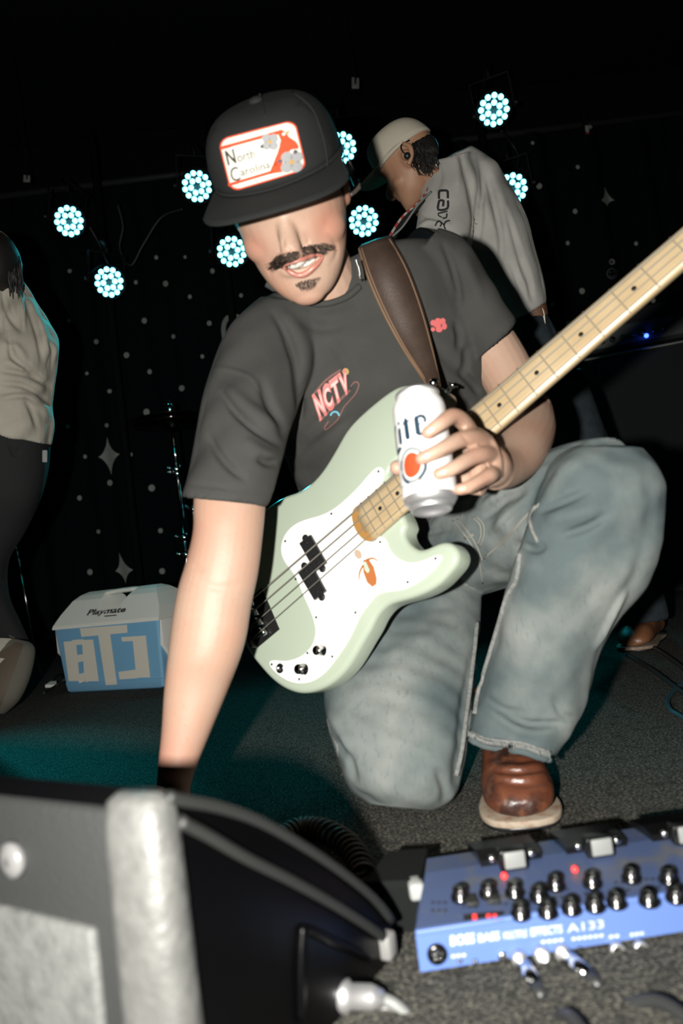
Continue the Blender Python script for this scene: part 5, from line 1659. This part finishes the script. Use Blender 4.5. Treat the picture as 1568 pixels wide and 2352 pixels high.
# plug and cable at its side
pl = thing('speaker_cable', 'grey cable with a metal plug at the side of the monitor wedge', 'cable', WF(np.array((.15, -.03, .01))))
d0 = PX(WF(np.array((onside(820, 2290)[0], -.03, .05))))[2]
obj('plug', tube([C(770, 2286, d0), C(800, 2287, d0), C(806, 2288, d0), C(850, 2290, d0), C(880, 2294, d0)], [.0135, .0135, .0105, .0105, .007], 18), m_alu, pl)
obj('lead', tube([C(875, 2294, d0), C(905, 2306, d0-.002), C(935, 2335, d0-.01), C(955, 2375, d0-.02), C(965, 2440, d0-.03), FL(975, 2520, .006)], .0055, 12, 6), M('cable_grey', (.14, .145, .14), .5), pl)
obj('latch', boxg(-.006, .006, -.004, .004, -.03, .012, .002, frame(C(890, 2320, d0), RT, FW, UP)), m_alu, pl)

# ------------------------------------------------------------------ effects unit
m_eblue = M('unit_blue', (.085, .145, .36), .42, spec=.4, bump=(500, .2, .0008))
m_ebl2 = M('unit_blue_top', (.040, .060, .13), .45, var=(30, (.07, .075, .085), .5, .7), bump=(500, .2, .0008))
m_label = M('unit_label', (.45, .50, .50), .6)
eo = np.array((.0205, .708, 0))
e1 = nrm((.2560, .014, 0)); e2 = np.array((-e1[1], e1[0], 0))
EF = frame(eo, e1, e2, (0, 0, 1))
unit = thing('effects_unit', 'blue multi-effects floor unit with rows of black knobs and jacks', 'effects pedal', eo)
WU = .405
rings = [np.array([(0, 0, .004), (WU, 0, .004), (WU-.012, .135, .004), (.018, .135, .004)]), np.array([(0, 0, .040), (WU, 0, .040), (WU-.014, .132, .050), (.034, .132, .050)])]
case = obj('case', loft([EF(r) for r in rings], False), m_eblue, unit, smooth=False)
obj('case_bottom', (EF(rings[0]), [(3, 2, 1, 0)]), m_plastic, unit, smooth=False)
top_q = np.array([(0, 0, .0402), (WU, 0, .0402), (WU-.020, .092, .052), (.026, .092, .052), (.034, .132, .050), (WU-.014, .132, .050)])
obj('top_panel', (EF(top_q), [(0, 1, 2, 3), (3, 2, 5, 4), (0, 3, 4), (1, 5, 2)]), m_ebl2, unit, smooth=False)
obj('rear_lip', boxg(0, WU, -.003, .003, .0375, .0425, .001, EF), m_eblue, unit)
for x, y in ((.03, .03), (WU-.03, .03), (.05, .11), (WU-.05, .11)):
    obj('foot', lathe([(.010, 0), (.010, .005)], frame(EF(np.array((x, y, 0))), e1, e2, (0, 0, 1)), 12), m_plastic, unit)
def etop(x, y):
    """photo point -> local (x, y, z) on the sloping top"""
    p0, p1, p2 = EF(top_q[0]), EF(top_q[1]), EF(top_q[2])
    nn = np.cross(p1-p0, p2-p0)
    dr = C(x, y, 1.0)-ORG
    t = ((p0-ORG)@nn)/(dr@nn)
    q = ORG+dr*t-eo
    return np.array((q@e1, q@e2, q[2]))
def erear(x, y):
    dr = C(x, y, 1.0)-ORG
    t = ((eo-ORG)@e2)/(dr@e2)
    q = ORG+dr*t-eo
    return np.array((q@e1, 0.0, q[2]))
kn_px = [(1058, 2050), (1122, 2042), (1196, 2090), (1258, 2086), (1312, 2078), (1366, 2072), (1416, 2064), (1490, 2060), (1552, 2052), (1182, 2040), (1238, 2050), (1276, 2024), (1360, 2018), (1450, 2006), (1536, 2010)]
tn = nrm(np.cross(EF(top_q[1])-EF(top_q[0]), EF(top_q[2])-EF(top_q[0])))
if tn[2] < 0: tn = -tn
tx = e1; ty = np.cross(tn, tx)
for i, (x, y) in enumerate(kn_px):
    p = EF(etop(x, y+14))
    kf = frame(p, tx, ty, tn)
    r_ = .0078
    kb = obj('knob', lathe([(r_*1.25, 0), (r_*1.25, .003), (r_, .004), (r_*.95, .011), (r_*.8, .0125), (0, .0125)], kf, 14), m_knob, unit)
    obj('knob_pointer', boxg(-.0012, .0012, -r_*1.05, 0, .006, .0132, .0004, kf), m_chrome, kb)
disp = [EF(etop(x, y))+tn*.0012 for x, y in ((1064, 2103), (1156, 2095), (1158, 2117), (1066, 2126))]
dd = obj('display', (np.array(disp), [(0, 1, 2, 3)]), m_black, unit, smooth=False)
m_red = M('led_red', (.5, .02, .02), .4, emit=((1.0, .05, .04), 1.6))
ftop = lambda x, y, o=None: (EF(etop(x, y))+tn*(.0020), tn)
for x0 in (1085, 1117, 1131):
    decal('display_digit', [[(x0, 2105), (x0+9, 2104), (x0+10, 2118), (x0+1, 2119)]], ftop, m_red, dd, 20)
for x, y in ((1158, 2018), (1320, 2003)):
    obj('red_lamp', ball(EF(etop(x, y))+tn*.003, .0035), m_red, unit)
for x, y in ((1082, 2072), (1130, 2066)):
    obj('button', boxg(-.006, .006, -.008, .008, 0, .004, .001, frame(EF(etop(x, y)), tx, ty, tn)), m_ridge, unit)
decal('panel_text', [[(990+70*k+s*14, y0-.11*(70*k)), (998+70*k+s*14, y0-.11*(70*k)-1), (998+70*k+s*14, y0-.11*(70*k)+3), (990+70*k+s*14, y0-.11*(70*k)+4)] for k in range(8) for s in range(3) for y0 in (2076, 2094)], ftop, m_ridge, unit, 30)
# rear panel: lettering, sockets
frear = lambda x, y, o=None: (EF(erear(x, y)+np.array((0, -.0008, 0))), -e2)
def rtext(body, bl_, br_, tl_, tr_, bold=.02):
    decal('rear_lettering', quad(text2(body, 0, bold), bl_, br_, tl_, tr_), frear, m_label, unit, 12)
rtext('BOSS', (1034, 2171), (1090, 2164), (1033, 2149), (1089, 2142), .04)
rtext('BASS', (1098, 2163), (1147, 2157), (1097, 2144), (1146, 2138), .03)
rtext('MULTIPLE', (1156, 2156), (1210, 2150), (1155, 2140), (1209, 2134), .03)
rtext('EFFECTS', (1218, 2149), (1291, 2141), (1217, 2131), (1290, 2123), .03)
rtext('A133', (1302, 2141), (1386, 2130), (1300, 2122), (1384, 2111), .01)
for (xa, ya), (xb, yb) in (((1242, 2163), (1296, 2157)), ((1312, 2156), (1388, 2147)), ((1398, 2151), (1424, 2148)), ((1446, 2146), (1480, 2142)), ((1036, 2196), (1072, 2192))):
    n_ = max(2, int((xb-xa)/11))
    for k in range(n_):
        x0, x1 = xa+(xb-xa)*k/n_, xa+(xb-xa)*(k+.7)/n_
        y0, y1 = ya+(yb-ya)*k/n_, ya+(yb-ya)*(k+.7)/n_
        decal('rear_marking', [[(x0, y0+3.5), (x1, y1+3.5), (x1, y1-3.5), (x0, y0-3.5)]], frear, m_label, unit, 30)
def sock(x, y, r, m_, depth=.004, name='socket', hole=True):
    kf = frame(EF(erear(x, y)), e1, (0, 0, 1), -e2)
    o = obj(name, lathe([(r, -.001), (r, depth), (r*.85, depth+.001), (r*.6, depth), (r*.55, .0005), (0, .0004)] if hole else [(r, -.001), (r, depth), (r*.6, depth+.001), (0, depth+.001)], kf, 20), m_, unit)
    return o
sk = sock(1003, 2190, .0095, m_knob, .0025, 'round_socket', False)
for a in range(5):
    q = math.radians(72*a+90)
    kf = frame(EF(erear(1003, 2190)), e1, (0, 0, 1), -e2)
    obj('pin', (lambda V_, F_: (kf(V_), F_))(*ball((.0045*math.cos(q), .0045*math.sin(q), .0036), .0012, n=8, m=6)), m_chrome, sk)
for x, y in ((1056, 2207), (1091, 2208), (1331, 2178)):
    sock(x, y, .0022, m_knob, .0006, 'screw', False)
sock(1373, 2185, .004, m_black, .0008, 'power_socket', False)
sock(1154, 2196, .0045, m_chrome, .002, 'ground_screw', False)
for x, y in ((1190, 2198), (1240, 2188), (1288, 2184), (1413, 2178), (1466, 2174)):
    sock(x, y, .0072, m_alu, .007, 'jack')
# foot pedals along the far edge
for i, x0 in enumerate((.085, .178, .272)):
    pd = obj('treadle', loft([EF(np.array(r)) for r in ([(x0, .088, .048), (x0+.066, .088, .048), (x0+.066, .088, .058), (x0, .088, .058)], [(x0, .112, .050), (x0+.066, .112, .050), (x0+.066, .112, .060), (x0, .112, .060)], [(x0-.002, .142, .046), (x0+.068, .142, .046), (x0+.068, .142, .056), (x0-.002, .142, .056)])]), m_knob, unit, smooth=False)
    hb = obj('hinge_block', boxg(x0+.018, x0+.048, .074, .090, .046, .070, .002, EF), m_knob, pd)
    obj('hinge_plate', boxg(x0+.022, x0+.044, .071, .0745, .052, .069, .0012, EF), M('hinge_grey', (.19, .20, .195), .5), pd)
    for s in (.012, .054):
        obj('hinge_bolt', lathe([(.004, 0), (.004, .004), (.002, .005)], frame(EF(np.array((x0+s, .086, .060))), e1, (0, 0, 1), -e2), 10), m_chrome, pd)
# two plugged-in leads
def lead(x, y, pts, lab):
    t = thing('instrument_cable', lab, 'cable', EF(erear(x, y)), 'leads in the effects unit')
    p0 = EF(erear(x, y))
    a = p0-e2*.004
    b = p0-e2*.045-np.array((0, 0, .006))+e1*pts[0]
    dirv = nrm(b-a)
    obj('plug', tube([a, a+dirv*.012, a+dirv*.0125, a+dirv*.036], [.0065, .0065, .0080, .0072], 16), m_chrome, t)
    obj('strain_relief', tube([a+dirv*.036, a+dirv*.052], [.0070, .0055], 14), m_cable, t)
    e_ = a+dirv*.052
    q = [e_, e_+dirv*.02-np.array((0, 0, .002)), np.array((e_[0]+pts[1], e_[1]-.05, .010)), np.array((e_[0]+pts[2], e_[1]-.12, .006)), np.array((e_[0]+pts[3], e_[1]-.22, .006))]
    obj('lead', tube(q, .0052, 12, 6), m_cable, t)
lead(1190, 2198, (.004, .012, .02, .03), 'black lead with metal plug in the socket nearest the round socket')
lead(1288, 2184, (.014, .035, .06, .10), 'black lead plugged in further along the blue unit')

# ------------------------------------------------------------------ small black pedal beside the unit
q = [FL(832, 2028, .052), FL(966, 2022, .052), FL(984, 1947, .052), FL(890, 1953, .052)]
sp = thing('stomp_pedal', 'small black pedal with a white plug between wedge and blue unit', 'effects pedal', (q[0]+q[2])/2*np.array((1, 1, 0)))
ring_t = np.array(q); cen = ring_t.mean(0)
ring_b = ring_t.copy(); ring_b[:, 2] = .0
ring_m = ring_t.copy(); ring_m[:, 2] = .046
ring_t2 = cen+(ring_t-cen)*.95
obj('pedal_case', loft([ring_b, ring_m, ring_t2]), M('pedal_black', (.006, .007, .0068), .9, spec=.1), sp, smooth=False)
pc = C(955, 2040, PX((q[1]+q[0])/2)[2]-.002)
obj('plug', boxg(-.008, .008, -.012, .012, -.009, .009, .004, frame(pc, e1, e2, (0, 0, 1))), M('plug_white', (.26, .27, .265), .4), sp)

# ------------------------------------------------------------------ coiled lead on the carpet, loose cables
path = catmull(np.array([FL(648, 1925, .018), FL(690, 1905, .018), FL(740, 1908, .018), FL(790, 1935, .018), FL(822, 1975, .018), FL(838, 2020, .018)]), 20)
tg = np.gradient(path, axis=0); tg /= np.linalg.norm(tg, axis=1)[:, None]
H_ = []
nH = 420
for i in range(nH):
    u = i/(nH-1)*(len(path)-1)
    j = min(int(u), len(path)-2)
    p = path[j]*(1-(u-j))+path[j+1]*(u-j)
    sdv = np.cross(tg[j], (0, 0, 1))
    a = 2*math.pi*i/21.0
    H_.append(p+sdv*.014*math.cos(a)+np.array((0, 0, .014))*math.sin(a))
co = obj('coiled_cable', tube(H_, .0034, 7), M('cable_brown', (.05, .038, .026), .5))
tag(co, 'brown coiled lead lying on the carpet behind the monitor wedge', 'cable')
cable('floor_cable', [FL(1568+60, 1700, .006), FL(1568, 1648, .006), FL(1540, 1630, .006), FL(1535, 1605, .006), FL(1568, 1570, .006), FL(1640, 1540, .006)], .005, 'thin blue cable looping on the carpet near the right boot', M('cable_teal', (.02, .06, .08), .5))
cable('floor_cable', [FL(1440, 1505, .006), FL(1500, 1540, .006), FL(1568, 1590, .006), FL(1660, 1640, .006)], .006, 'black cable running past the toe of the tan boot')
cable('floor_cable', [FL(1470, 1470, .006), FL(1530, 1505, .006), FL(1600, 1560, .006)], .006, 'black cable running beside the tan boot')
